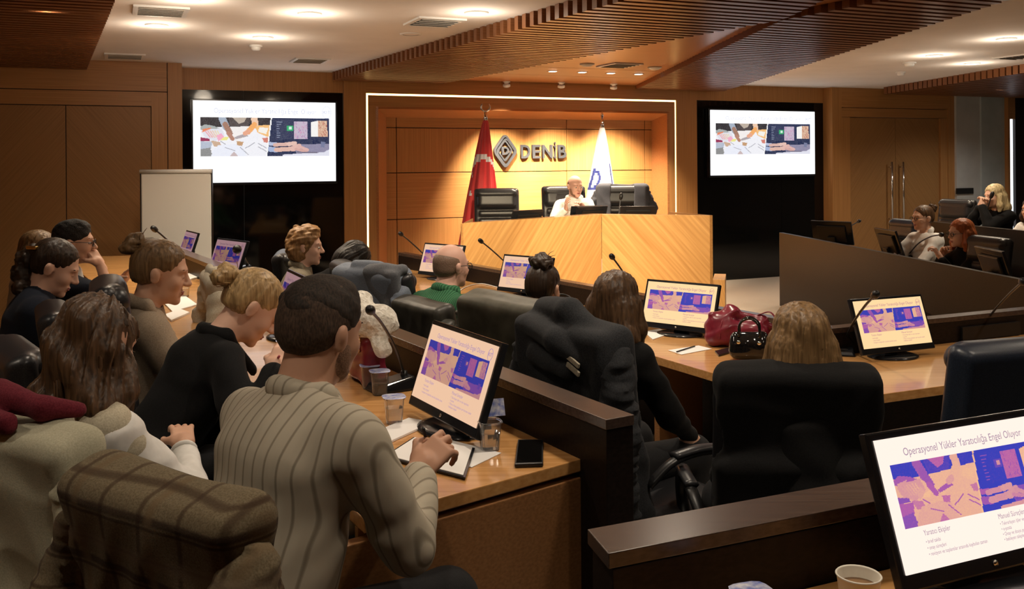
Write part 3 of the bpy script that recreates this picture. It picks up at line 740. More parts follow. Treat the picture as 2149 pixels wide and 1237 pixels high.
# inner ring
P0 = Vector((-1.11, 9.0, 0)); C0 = Vector((1.64, 4.78, 0)); C1 = C0 + U * 1.8
N0 = Vector((-1.75, 8.6, 0)); N1 = Vector((.70, 4.86, 0)); N2 = Vector((1.253, 3.85, 0)); N3 = N2 + U * 2.5
dI = (C0 - P0).normalized(); pI = Vector((-dI.y, dI.x, 0))   # pI: left normal looking toward corner -> podium side
if pI.dot(Vector((1, 1, 0))) < 0: pI = -pI
di = thing('conference_desk', 'inner oak conference desk with a low dark front screen, before the podium', 'desk')
prism('privacy_screen', M['barrier'], [P0, C0, C0 + pI * .0 + V * .0 + (pI + V).normalized() * .09, P0 + pI * .07], .003, .852, di, .002)
prism('privacy_screen', M['barrier'], [C0, C1, C1 + V * .07, C0 + (pI + V).normalized() * .09], .003, .852, di, .002)
prism('screen_cap', M['barrier_top'], [P0, C0, C0 + (pI + V).normalized() * .10, P0 + pI * .08], .853, .88, di, .002)
prism('screen_cap', M['barrier_top'], [C0, C1, C1 + V * .08, C0 + (pI + V).normalized() * .10], .853, .88, di, .002)
g = .003
cin = C0 - (pI + V).normalized() * .004
prism('desktop', M['desk'], [P0 - pI * .004, N0, N1, N2, cin], .70, .74, di, .003)
prism('desktop', M['desk'], [cin + U * .003, N2 + U * .003, N3, C1 - V * .004], .70, .74, di, .003)
for i, (a, b_) in enumerate(((N0, P0), (lerp(N0, N1, .5), lerp(P0, C0, .47)), (N1, lerp(P0, C0, .82)), (N3, C1))):
    d_ = (b_ - a).normalized(); t_ = Vector((-d_.y, d_.x, 0)) * .03
    prism('leg_panel', M['desk_panel'], [a + d_ * .15, b_ - d_ * .05, b_ - d_ * .05 + t_, a + d_ * .15 + t_], .003, .698, di)
prism('floor_socket_panel', M['black'], [C0 + U * .9 - V * .02, C0 + U * 1.35 - V * .02, C0 + U * 1.35 - V * .006, C0 + U * .9 - V * .006], .745, .82, di)

# right leg
R0 = Vector((3.20, 11.15, 0)); R1 = Vector((3.66, 6.5, 0)); RD = (R1 - R0).normalized(); RP = Vector((-RD.y, RD.x, 0))
if RP.x < 0: RP = -RP
R2 = R1 + RD * .5
rd = thing('conference_desk', 'right conference desk behind a tall plain dark brown front panel', 'desk')
prism('front_panel', M['barrier'], [R0, R2, R2 + RP * .05, R0 + RP * .05], .003, .88, rd, .002)
prism('desktop', M['desk'], [R0 + RP * .052, R2 + RP * .052, R2 + RP * .36, R0 + RP * .36], .70, .74, rd, .003)
for t in (.02, .3, .6, .98):
    q = lerp(R0, R2, t); prism('leg_panel', M['desk_panel'], [q + RP * .06, q + RP * .33, q + RP * .33 + RD * .03, q + RP * .06 + RD * .03], .003, .698, rd)
# second tier at the far right
S0 = Vector((4.35, 9.9, 0)); S1 = Vector((4.78, 7.4, 0)); SD = (S1 - S0).normalized(); SP = Vector((-SD.y, SD.x, 0)); SP = SP if SP.x > 0 else -SP
S2 = S1 + SD * 2.5; Sm = S0 + SD * .05
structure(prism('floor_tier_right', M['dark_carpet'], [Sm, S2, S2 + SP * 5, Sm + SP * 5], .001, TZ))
sd = thing('conference_desk', 'raised conference desk with a black front panel at the far right', 'desk')
prism('front_panel', M['barrier'], [Sm - SP*.05, S2 - SP*.05, S2, Sm], .003, 1.10, sd, .002)
prism('desktop', M['desk'], [Sm + SP * .002, S2 + SP * .002, S2 + SP * .34, Sm + SP * .34], .88, .92, sd, .003)
# stage and podium
QL = Vector((-.44, 8.33, 0)); QM = Vector((.925, 9.63, 0)); QR = Vector((1.98, 9.32, 0))
STZ = .25
st = structure(prism('floor_stage', M['carpet'], [QL + Vector((-.35, .3, 0)), QM + Vector((0, .1, 0)), QR + Vector((.16, .05, 0)), W(aO1 - .1, .0, 0), W(aO1 - .1, DI - .06, 0), W(aO0 + .1, DI - .06, 0), W(aO0 + .1, 0, 0)], .002, STZ))
pd = thing('podium', 'long speakers podium faced with chevron oak veneer, before the stage', 'podium', (0, 0, 0))
def local_panel(name, m, p, q, z0, z1, thick, parent, bev=.003):
    """vertical veneer panel from p to q modelled in its own axes so the grain follows it"""
    d = q - p; L = d.length; a = math.atan2(d.y, d.x)
    return box(name, m, 0, L, 0, thick, z0, z1, parent, bev, loc=p, rz=a)
PZT = 1.2
pl = local_panel('front_panel', M['pod_l'], QL, QM - (QM - QL).normalized() * .003, .12, PZT, .04, pd)
pr = local_panel('front_panel', M['pod_r'], QM, QR, .12, PZT, .04, pd)
QLb = QL + Vector((.06, .75, 0)); QRb = QR + V * .75; QMb = QM + V * .62
_a, _b = QL + Vector((-.10, -.02, .12)), QL + Vector((-.004, .0, PZT)); _c = Vector((.06, .75, 0)); _t = Vector((.003, 0, 0))
hexa('side_panel', M['desk_edge'], [_a, QL + Vector((-.004, 0, .12)), _b, _b - _t * 2, _a + _c, QL + _c + Vector((-.004, 0, .12)), _b + _c, _b - _t * 2 + _c], pd)
prism('side_panel', M['desk_edge'], [QR + Vector((.001, 0, 0)), QR + Vector((.03, 0.01, 0)), QRb + Vector((.03, 0, 0)), QRb], .12, PZT, pd)
prism('top_ledge', M['desk'], [QL + Vector((.02,.05,0)), QM + V * .05, QR + V * .045, QR + V * .2, QM + V * .2, QL + Vector((.03,.2,0))], PZT - .03, PZT - .002, pd)
prism('worktop', M['desk'], [QL + Vector((.03,.21,0)), QM + V * .21, QR + V * .21, QRb, QMb, QLb], 1.0, 1.03, pd)
prism('plinth', M['black'], [QL + Vector((.02,.07,0)), QM + V * .08, QR + V * .07, QRb - V * .1, QMb, QLb - Vector((0,.1,0))], .003, .12, pd)
ps = box('podium_step', M['pod_r'], 0, .36, 0, .5, .003, .55, None, .003, loc=QR + Vector((.034, .04, 0)), rz=-.25)
ps.scale = (.33, 1, 1)
tag(ps, 'low oak block at the right foot of the podium', 'podium block')

# ================================================================== CHAIRS
TB = rotm(rx=math.radians(9))
def _ch_back():
    P = [rbx((0, -.255, .80), (.245, .035, .335), .034, .01, TB), rbx((0, -.285, .80), (.225, .03, .32), .028, .02, TB),
         rbx((0, -.27, 1.02), (.215, .055, .115), .05, .012, TB)]
    for i in range(5): P.append(rbx((0, -.195 - .012*i, .53 + .082*i), (.20, .028, .036), .026, .006, TB))
    return P
CHB = arrays_mesh('backrest', [sdf_arrays(_ch_back(), .011)], M['leather'])
CHH = arrays_mesh('headrest', [sdf_arrays([ecap((-.18, -.272, 1.075), (.18, -.272, 1.075), .052, .052, 1.0, .01), rbx((0, -.262, 1.01), (.20, .045, .09), .04, .02, TB)], .011)], M['leather'])
CHS = arrays_mesh('seat', [sdf_arrays([rbx((0, .03, .415), (.25, .245, .045), .04, .01), rbx((0, .04, .445), (.21, .2, .03), .028, .02)], .012)], M['leather'])
def _arm(s):
    bm = bmesh.new()
    tube_bm(bm, smooth_path([(s*.27, -.21, .60), (s*.30, -.12, .675), (s*.31, .03, .685), (s*.305, .15, .64), (s*.30, .18, .54), (s*.285, .12, .44), (s*.24, .06, .40)], 5), .024, 8, .55)
    return bm_mesh(bm, 'armrest', M['black'], smooth=True)
CHA = {s: _arm(s) for s in (-1, 1)}
def _pad(s):
    bm = bmesh.new(); tube_bm(bm, smooth_path([(s*.298, -.12, .692), (s*.312, -.02, .703), (s*.31, .09, .690), (s*.306, .14, .668)], 5), .027, 8, .45)
    return bm_mesh(bm, 'arm_pad', M['leather'], smooth=True)
CHP = {s: _pad(s) for s in (-1, 1)}
def _lath(name, prof, m, n=16):
    bm = bmesh.new(); lathe_bm(bm, prof, n); return bm_mesh(bm, name, m, smooth=True)
CHG = _lath('gas_column', [(0, .09), (.03, .09), (.03, .25), (.018, .25), (.018, .372), (.07, .372), (.07, .38), (0, .38)], M['metal_dark'])
def _leg(k):
    a = 2*PI*k/5 + .3; bm = bmesh.new(); c, s = math.cos(a), math.sin(a)
    tube_bm(bm, [(0, 0, .11), (c*.15, s*.15, .105), (c*.29, s*.29, .075)], [.026, .022, .015], 8, .7); return bm_mesh(bm, 'base_leg', M['black_gloss'], smooth=True)
CHL = [_leg(k) for k in range(5)]
def _cast(k):
    a = 2*PI*k/5 + .3; bm = bmesh.new(); c, s = math.cos(a), math.sin(a)
    for o in (-.014, .014):
        lathe_bm(bm, [(0, -.008), (.026, -.008), (.028, 0), (.026, .008), (0, .008)], 14, Matrix.Translation((c*.29 - s*o, s*.29 + c*o, .0285)) @ Matrix.Rotation(a, 4, 'Z') @ Matrix.Rotation(PI/2, 4, 'X'))
    tube_bm(bm, [(c*.29, s*.29, .03), (c*.29, s*.29, .08)], .008, 6); return bm_mesh(bm, 'caster', M['black'], smooth=True)
CHC = [_cast(k) for k in range(5)]
def chair(loc, face, label, group='black leather swivel chairs', z=0, blue=False, sc=1.0):
    """face: degrees clockwise from straight away from the camera"""
    t = thing('office_chair', label, 'chair', (loc[0], loc[1], z), -math.radians(face), group); t.scale = (sc,)*3
    bk = link('backrest', CHB, t); link('headrest', CHH, bk); link('seat', CHS, t)
    for s in (-1, 1):
        a = link('armrest', CHA[s], t); link('arm_pad', CHP[s], a)
    link('gas_column', CHG, t)
    for k in range(5):
        l = link('base_leg', CHL[k], t); link('caster', CHC[k], l)
    if blue:
        for o in (bk, *bk.children):
            o.data = o.data.copy(); o.data.materials[0] = M['leather_blue']
    return t
def fw(face): a = math.radians(face); return Vector((math.sin(a), math.cos(a), 0))
def coat(ch, label, cat, m, sleeves=True, w=.285, top=1.155, bot=.62, amp=.012, seed=1, collar=True, hood=False, lining=None, group=None, trim=None, name='jacket', dx=0, thick=.05, openf=False):
    """garment hung over the back of chair ch, open below"""
    t = thing(name, label, cat, tuple(ch.location), ch.rotation_euler.z, group); t.scale = ch.scale
    h = (top - bot) / 2; c = (top + bot) / 2
    P = [rbx((dx, -.285, c), (w, thick + .030, h), .045, .02, TB), ecap((-w + .05 + dx, -.30, top - .055), (w - .05 + dx, -.30, top - .055), .055, .052, 1, .03),
         rbx((dx, -.30, bot + .1), (w + .012, thick + .040, .12), .045, .05, TB)]
    if hood: P += [cap((-.20 + dx, -.30, top + .0), (.02 + dx, -.35, top + .025), .045, .05, .015), cap((.02 + dx, -.35, top + .025), (.16 + dx, -.33, top - .05), .05, .04, .015), cap((-.19 + dx, -.38, top - .05), (.04 + dx, -.42, top - .07), .042, .045, .012), cap((.04 + dx, -.42, top - .07), (.17 + dx, -.38, top - .13), .045, .03, .012), cap((-.12 + dx, -.40, top - .14), (.08 + dx, -.41, top - .17), .04, .035, .02)]
    P.append(rbx((0, -.245, .68), (.250, .050, .40), .04, .004, TB, sub=True))
    P.append(rbx((0, -.10, .5), (.2, .12, .2), .02, .01, None, sub=True))
    if openf: P.append(rbx((0, -.15, .80), (.125, .13, .5), .05, .01, TB, sub=True))
    r = random.Random(seed)
    kx = r.uniform(20, 28); ph = r.uniform(0, 6)
    def wp(X, Y, Z):
        g = np.clip((top - Z) / (top - bot), 0, 1)
        q = g * (.35 + .65 * g); f1 = 1.5*np.abs(np.sin(kx*.5 * X + ph + 1.3*np.sin(5*Z + ph) + 3*Y)) - .75; f2 = np.abs(np.sin(17*(X*.8 - Z) + 2*np.sin(9*X + ph))) - .5
        return amp * (q * f1 + .45 * f2 * np.clip(g*3, 0, 1) + .25*np.sin(22*Z + 12*X + ph))
    sdf('coat_body', m, P, .011, t, planes=[((0, 0, bot), (0, .2, -1))], warp=wp)
    if sleeves:
        for s in (-1, 1):
            sdf('sleeve', m, [cap((s*(w-.02) + dx, -.33, top - .13), (s*(w + .035) + dx, -.36, c), .062, .055, .03), cap((s*(w + .035) + dx, -.36, c), (s*(w + .01) + dx, -.33, bot - .06), .055, .045, .03)], .011, t,
                warp=fold_warp(.012, 46, seed + s, 1.6))
    if collar:
        sdf('collar', lining or m, [ecap((-.10 + dx, -.345, top + .0), (.10 + dx, -.345, top + .0), .03, .03, .8, .02), ecap((-.13 + dx, -.38, top - .05), (.13 + dx, -.38, top - .05), .03, .028, .6, .03)], .009, t, warp=fold_warp(.005, 30, seed))
    return t

# ================================================================== MONITORS, MICROPHONES
MW, MH = .475, .285
def _mk(f, name, m, **k):
    bm = bmesh.new(); f(bm); return bm_mesh(bm, name, m, **k)
TILT = Matrix.Translation((0, 0, .032)) @ Matrix.Rotation(math.radians(-19), 4, 'X') @ Matrix.Translation((0, 0, MH/2))
MON_B = _mk(lambda bm: boxbm(bm, -MW/2, MW/2, 0, .022, -MH/2, MH/2), 'casing', M['black_gloss'], bevel=.004)
MON_K = _mk(lambda bm: boxbm(bm, -MW/2+.07, MW/2-.07, .022, .045, -MH/2+.04, MH/2-.05), 'back_cover', M['black'], bevel=.01)
MON_F = _mk(lambda bm: lathe_bm(bm, [(0, 0), (.11, 0), (.11, .006), (.09, .012), (0, .014)], 28, Matrix.Scale(1.25, 4, (1, 0, 0))), 'stand_foot', M['black_gloss'], smooth=True)
MON_N = _mk(lambda bm: boxbm(bm, -.045, .045, -.01, .02, 0, .11), 'stand_neck', M['black'], bevel=.006)
def monitor(p, rz, label, style='peach', lit=True, sc=1.0, body=True, group='desk monitors'):
    t = thing('monitor', label, 'monitor', p, rz, group); t.scale = (sc,)*3
    link('stand_foot', MON_F, t, (0, .05, 0)); n = link('stand_neck', MON_N, t, (0, .065, .008)); n.rotation_euler = (-.25, 0, 0)
    pn = bpy.data.objects.new('panel', None); COL.objects.link(pn); pn.parent = t; pn.matrix_local = TILT
    # the panel keeps casing, screen and cover together
    pn2 = link('casing', MON_B, t); pn2.matrix_local = TILT
    bpy.data.objects.remove(pn)
    link('back_cover', MON_K, pn2)
    w, h = MW - .028, MH - .045
    if lit:
        sc_ = slide(pn2, w, h, style, -.0035, body=body)
        sc_.location = (0, 0, .008)
        flat(sc_)
    bdg = lathe('maker_badge', M['chrome'], [(0, 0), (.006, 0), (.006, .0015), (0, .0015)], 16, pn2, M=Matrix.Translation((0, -.0015, -MH/2 + .015)) @ Matrix.Rotation(PI/2, 4, 'X'))
    return t
def flat(sc_):
    """lift slide children from 4th level to siblings of the screen"""
    for ch in list(sc_.children):
        loc = ch.location + sc_.location; par = sc_.parent
        ch.parent = par; ch.location = loc
def mic(base, tip, rz, label, sc=1.0, hasbase=True, bend=.35, group='gooseneck microphones'):
    base = Vector(base); tip = Vector(tip)
    t = thing('microphone', label, 'microphone', base, rz, group)
    if hasbase:
        bm = bmesh.new(); boxbm(bm, -.055, .055, -.085, .085, 0, .028)
        for v in bm.verts:
            if v.co.z > .01: v.co.z += .022 * (v.co.y > 0) ; v.co.x *= .8; v.co.y *= .86
        link('base', bm_mesh(bm, 'base', M['black_gloss'], bevel=.008), t)
        box('talk_button', M['metal_dark'], -.02, .02, -.06, -.035, .026, .034, t, .002)
        lathe('neck_socket', M['black'], [(0, .03), (.014, .03), (.012, .062), (0, .062)], 12, t, loc=(0, .05, 0))
    inv = Matrix.Rotation(-rz, 3, 'Z'); tl = inv @ (tip - base); s0 = Vector((0, .05, .055)) if hasbase else Vector((0, 0, 0))
    mid1 = lerp(s0, tl, .33); mid2 = lerp(s0, tl, .7)
    mid1.z += bend * .12; mid2.z += bend * .10
    path = smooth_path([s0, mid1, mid2, tl], 6)
    tube('gooseneck', M['metal_dark'], path, .0045 * sc, 8, t)
    d = (path[-1] - path[-2]).normalized()
    tube('mic_head', M['black'], [tl - d*.02*sc, tl - d*.012*sc, tl + d*.006*sc, tl + d*.024*sc, tl + d*.031*sc], [.006*sc, .012*sc, .0145*sc, .012*sc, .005*sc], 12, t)
    return t

DT = .921; IT = .741      # desk heights, upper ring and inner ring
RZL = math.atan2(-.89, .45)
def mon_base(px, py, zc, dz=-.21):
    p = PZ(px, py, zc); return p
def on(p, z): return Vector((p.x, p.y, z))
def mon_c(px, py, z, rz, **k):
    """monitor whose panel centre is seen at px,py; z = desk height"""
    sc = k.get('sc', 1); c = PZ(px, py, z + .17 * sc)
    back = Vector((-math.sin(rz), math.cos(rz), 0)) * (-.05 * sc) * -1
    return monitor(on(c - back * .8, z), rz, **k)
mon_c(1876, 679, IT, WA - .02, label='desk monitor with amber slide between two microphones, facing the camera', style='amber')
mon_c(1424, 641, IT, -.67, label='desk monitor with pale amber slide beside the burgundy bag', style='amber')
m4 = mon_c(946, 786, DT, RZL + .06, label='desk monitor with peach slide tilted beside the writing man', style='peach')
m1 = mon_c(2054, 1036, DT, WA, label='largest nearest monitor with bright slide at the bottom right corner', style='pink')
mon_c(924, 545, IT, RZL + .42, label='desk monitor left of the bald head, its slide half hidden', style='peach')
mon_c(1100, 575, IT, RZL + .42, label='desk monitor behind the head with the dark messy bun', style='peach')
mon_c(604, 634, DT, RZL - .02, label='desk monitor between the blonde bun and the near man', style='dim')
mon_c(392, 514, DT, RZL + .1, label='small far desk monitor in front of the flip chart', style='dim', sc=.85)
mon_c(474, 540, DT, RZL + .3, label='far desk monitor below the left black glass, with a dim slide', style='dim', sc=.95)
RZR = WA + PI/2
mon_c(1870, 508, IT, RZR - .35, label='dark back of a monitor left of the woman in the white shirt', lit=False)
mon_c(2092, 556, IT, RZR - .45, label='large dark back of a monitor right of the red haired woman', lit=False)
mon_c(1748, 487, IT, RZR + .45, label='monitor seen edge on near the left end of the right desk', style='dim', body=False)
for px, py, d, yaw, lab in ((1098, 462, 9.3, WA + .25, 'monitor back on the podium before the left chair'), (1235, 452, 9.98, WA + .1, 'front monitor back on the podium before the speaker'), (1225, 445, 10.1, WA, 'monitor back behind the other one before the speaker'), (1338, 450, 9.95, WA - .45, 'monitor back at the right end of the podium')):
    p = PD(px, py, d); monitor((p.x, p.y, 1.031), yaw + PI, lab, lit=False, sc=.80)

mic(PZ(1772, 742, IT), PZ(1836, 620, 1.13), -.35, 'gooseneck microphone left of the amber monitor, beside the light brown hair', 1.35, bend=.2)
mic(PZ(2082, 698, IT), PZ(2146, 592, 1.2), .2, 'gooseneck microphone at the right edge of the inner desk', 1.3, bend=.1)
mic(PZ(822, 818, DT), PZ(778, 652, 1.34), RZL + .1, 'gooseneck microphone beside the peach monitor near the white fur', 1.0, bend=.25)
mic(PZ(1075, 590, IT), PZ(1010, 507, 1.12), RZL + .4, 'gooseneck microphone in front of the left podium front, by the bald man', 1.3, bend=.1)
mic(PZ(893, 560, IT), PZ(842, 492, 1.12), RZL + .4, 'gooseneck microphone before the alcove left wall, farthest on the inner desk', 1.5, bend=.1)
mic(PZ(1330, 640, IT), PZ(1285, 540, 1.14), RZL + .4, 'gooseneck microphone over the head of the long haired brunette', 1.3, bend=.1)
mic(PZ(1765, 505, IT), PZ(1802, 465, 1.02), RZR, 'gooseneck microphone at the far end of the right desk', 1.5, bend=.1)
mic(PZ(1915, 545, IT), PZ(1975, 493, 1.08), RZR, 'gooseneck microphone in front of the white shirt', 1.5, bend=.4)
mic(PZ(2066, 432, 1.121) if False else on(PD(2066, 455, 9.9), .921), PD(2081, 411, 9.8), RZR, 'gooseneck microphone before the face of the far blonde woman', 1.5, bend=.1)
mic(on(PD(1292, 445, 9.95), 1.03), PD(1303, 414, 9.95), WA + PI, 'gooseneck microphone on the podium before the chair with a jacket', 1.5, bend=.1)
mic(PZ(505, 570, DT), PZ(498, 524, 1.16), RZL, 'short microphone with a thick foam head near the left black glass', 2.2, bend=.1)
mic(PZ(372, 555, DT), PZ(325, 482, 1.24), RZL, 'gooseneck microphone in front of the white flip chart', 1.6, bend=.1)

# ================================================================== FLIP CHART
fc = PD(371, 450, 9.1); frz = .06
fs = thing('flip_chart', 'white flip chart easel between the panelled doors and the left screen', 'flip chart', (fc.x, fc.y, 0), frz)
M['board'] = mat('flip chart sheet', (.78, .76, .70), .55)
box('board', M['board'], -.335, .335, -.012, .012, .74, 1.70, fs, .004)
box('paper_pad', M['board'], -.325, .325, -.02, -.0125, .78, 1.655, fs, .002)
tube('clamp_bar', M['white'], [(-.345, -.018, 1.68), (.345, -.018, 1.68)], .02, 12, fs, label='rounded white clamp bar')
box('frame_edge', M['metal_dark'], .336, .346, -.015, .02, .73, 1.70, fs, .002); box('frame_edge', M['metal_dark'], -.346, -.336, -.015, .02, .73, 1.70, fs, .002)
box('pen_tray', M['white'], -.33, .33, -.07, -.013, .72, .737, fs, .003)
for a, b_ in (((-.28, 0, .75), (-.38, -.18, .0)), ((.28, 0, .75), (.38, -.18, .0)), ((0, .03, 1.3), (0, .55, .0))): tube('leg', M['metal_dark'], [a, b_], .013, 8, fs)

# ================================================================== LOGO ON THE ALCOVE WALL
M['logo'] = mat('brushed grey metal', (.05, .052, .06), .6, .0, spec=.15)
def wpt(px, py, b_): a, z = PW(px, py, b_); return a, z
lc = wpt(1061, 317.5, DI - .06)
lg = thing('wall_emblem', 'grey metal diamond emblem with a D, left of the wall letters', 'emblem', W(lc[0], DI - .06, lc[1]), WA)
def rdiamond(w, h, r, n=6):
    """rounded diamond outline"""
    pts = []; C = [(w, 0), (0, h), (-w, 0), (0, -h)]
    for i in range(4):
        c = Vector(C[i]); a = Vector(C[i-1]) - c; b_ = Vector(C[(i+1) % 4]) - c; a.normalize(); b_.normalize()
        p0 = c + a * r; p1 = c + b_ * r
        for k in range(n + 1):
            t = k / n; pts.append((1-t)**2 * p0 + 2*t*(1-t) * c + t*t * p1)
    return pts
def ringplate(name, m, w, h, r, t, y0, y1, parent, cx=0, cz=0):
    o = rdiamond(w, h, r); i_ = rdiamond(w - t*1.25, h - t*1.5, r*.7); bm = bmesh.new(); n = len(o)
    L_ = [[bm.verts.new((p[0] + cx, y, p[1] + cz)) for p in q] for q in (o, i_) for y in (y0, y1)]
    for k in range(n):
        j = (k + 1) % n
        for a, b_ in ((0, 1), (3, 2), (1, 3), (2, 0)): bm.faces.new((L_[a][k], L_[a][j], L_[b_][j], L_[b_][k]))
    return link(name, bm_mesh(bm, name, m), parent)
ringplate('outer_ring', M['logo'], .185, .245, .07, .026, 0, .05, lg)
ringplate('middle_ring', M['logo'], .158, .210, .06, .022, .006, .056, lg, .012, -.012)
ringplate('inner_ring', M['logo'], .118, .158, .045, .02, 0, .05, lg, -.006, .006)
o = link('letter', text_mesh('D', .145, M['logo'], .02, .006), lg, (0, .02, 0)); o.rotation_euler = (PI/2, 0, 0)
x0, x1 = wpt(1094, 318, DI - .05)[0], wpt(1189, 318, DI - .05)[0]
for ch, f0, f1, lab in (('D', 0, .20, 'first'), ('E', .25, .43, 'second'), ('N', .47, .69, 'third'), ('İ', .73, .775, 'fourth'), ('B', .82, 1, 'fifth')):
    me = text_mesh(ch, .24, M['logo'], .02, .004, 'LEFT')
    co = np.zeros(len(me.vertices)*3); me.vertices.foreach_get('co', co); co = co.reshape(-1, 3)
    mn_, mx_ = co.min(0), co.max(0); tw = (f1 - f0) * (x1 - x0); th = .185 if ch != 'İ' else .225
    co[:, 0] = (co[:, 0] - mn_[0]) / (mx_[0] - mn_[0]) * tw; co[:, 1] = (co[:, 1] - mn_[1]) / (mx_[1] - mn_[1]) * th
    me.vertices.foreach_set('co', co.ravel()); me.update()
    a = x0 + f0 * (x1 - x0); z = wpt(1140, 332.5 - (.0 * f0), DI - .05)[1]
    o = link('wall_letter', me, None, W(a, DI - .03, z)); o.rotation_euler = (PI/2, 0, WA)
    tag(o, 'grey metal letter %s, %s of the five on the alcove wall' % ('I with dot' if ch == 'İ' else ch, lab), 'letter', 'metal wall letters')

# ================================================================== FLAGS
def flag(px, pytop, d, pybot, lean, label, m, m2, shapes, crest):
    top = PD(px, pytop, d)
    t = thing('flag', label, 'flag', (top.x, top.y, STZ), 0)
    H_ = top.z - STZ
    lathe('base', M['chrome'], [(0, .004), (.15, .004), (.15, .02), (.05, .035), (.02, .07), (0, .07)], 24, t)
    tube('pole', M['chrome'], [(0, 0, .03), (0, 0, H_ - .06)], .012, 10, t)
    if crest == 'crescent':
        tube('finial', M['chrome'], [(.055*math.cos(a), 0, H_ + .0 + .055*math.sin(a)) for a in [math.radians(g_) for g_ in range(-230, 51, 20)]], [.003, .007, .01, .011, .012, .012, .012, .012, .012, .012, .011, .01, .008, .006, .003][:len(range(-230, 51, 20))], 8, t)
    else:
        lathe('finial', M['chrome'], [(0, H_ + .04), (.012, H_ + .01), (.02, H_ - .02), (.008, H_ - .05), (.014, H_ - .07), (0, H_ - .08)], 14, t)
    lathe('collar', M['chrome'], [(0, H_ - .06), (.018, H_ - .065), (.026, H_ - .14), (.02, H_ - .2), (0, H_ - .2)], 14, t)
    # cloth: loops folded around the pole and fanning downward
    n, m_ = 96, 60; v = np.zeros((m_ + 1, n, 3)); z1 = H_ - .17; z0 = .12
    for i in range(m_ + 1):
        f = i / m_; z = z1 + (z0 - z1) * f
        lf, rt = lean; rx0 = .03 + lf * f**.85; rx1 = .03 + rt * f**.85
        a = np.arange(n) / n * 2 * PI; cx = (rx1 - rx0) / 2; rx = (rx0 + rx1) / 2
        rr = 1 + .10 * min(1, f*2) * np.sin(7*a + 1.2) + .05 * np.sin(13*a + 3*f)
        v[i, :, 0] = cx + rx * np.cos(a) * rr; v[i, :, 1] = (.03 + .12 * f) * np.sin(a) * rr; v[i, :, 2] = z
    ii = np.arange(m_)[:, None] * n + np.arange(n)[None, :]; jj = np.arange(m_)[:, None] * n + (np.arange(n)[None, :] + 1) % n
    F_ = np.stack([ii, jj, jj + n, ii + n], -1).reshape(-1, 4)[:, ::-1]
    me = arrays_mesh('cloth', [(v.reshape(-1, 3), F_)], m); me.materials.append(m2)
    c = v.reshape(-1, 3)[F_].mean(1); fx = c[:, 0]; fz = c[:, 2]; sel = np.zeros(len(F_), bool)
    for s_ in shapes: sel |= s_(fx, fz, c[:, 1])
    mi = np.zeros(len(me.polygons), np.int32); mi[:len(sel)] = sel[:len(mi)]; me.polygons.foreach_set('material_index', mi)
    link('cloth', me, t); return t
M['red'] = nmat('red flag satin', (.62, .03, .035), (.70, .045, .045), .35, (6, 6, 3), sheen=.3); M['wcloth'] = mat('white flag satin', (.85, .84, .86), .4); M['blue'] = mat('blue flag print', (.05, .07, .30), .5)
def z_of(py, d): return PD(1074, py, d).z - STZ
fd = 11.3
cres = lambda x, z, y: (y < .03) & (((x + .05)**2 + ((z - z_of(352, fd)) * .9)**2) < .15**2) & (((x + .03)**2 + ((z - z_of(362, fd)) * .9)**2) > .135**2) & (z < z_of(325, fd))
star = lambda x, z, y: (y < .03) & (np.abs(x + .19) + np.abs(z - z_of(405, fd)) * 1.5 < .035)
flag(1019, 224, fd, 468, (.36, .16), 'red national flag with white crescent on a tall chrome pole, behind the left chair', M['red'], M['wcloth'], [cres, star], 'crescent')
f2 = 11.7
def dshape(x, z, y):
    zc = z_of(379, f2); u_ = (x + .105) + (z - zc) * -.28; w_ = (z - zc) + u_ * .25
    o_ = (u_ > -.05) & (np.abs(w_) < .125) & ((((np.clip(u_ + .01, 0, 9)) / .085)**2 + (w_ / .125)**2) < 1)
    i_ = (u_ > -.022) & ((((np.clip(u_ + .01, 0, 9)) / .052)**2 + (w_ / .085)**2) < 1)
    return (y < .02) & o_ & ~i_
stripe = lambda x, z, y: (y < .03) & (z < z_of(340, f2)) & (np.abs(x - .115 - (z_of(340, f2) - z) * .16) < .010)
stripe2 = lambda x, z, y: (y < .03) & (z < z_of(345, f2)) & (np.abs(x - .085 - (z_of(345, f2) - z) * .14) < .007)
flag(1263.5, 240, f2, 400, (.31, .22), 'white company flag with a blue D on a chrome pole, behind the speaker', M['wcloth'], M['blue'], [dshape, stripe, stripe2], 'spear')
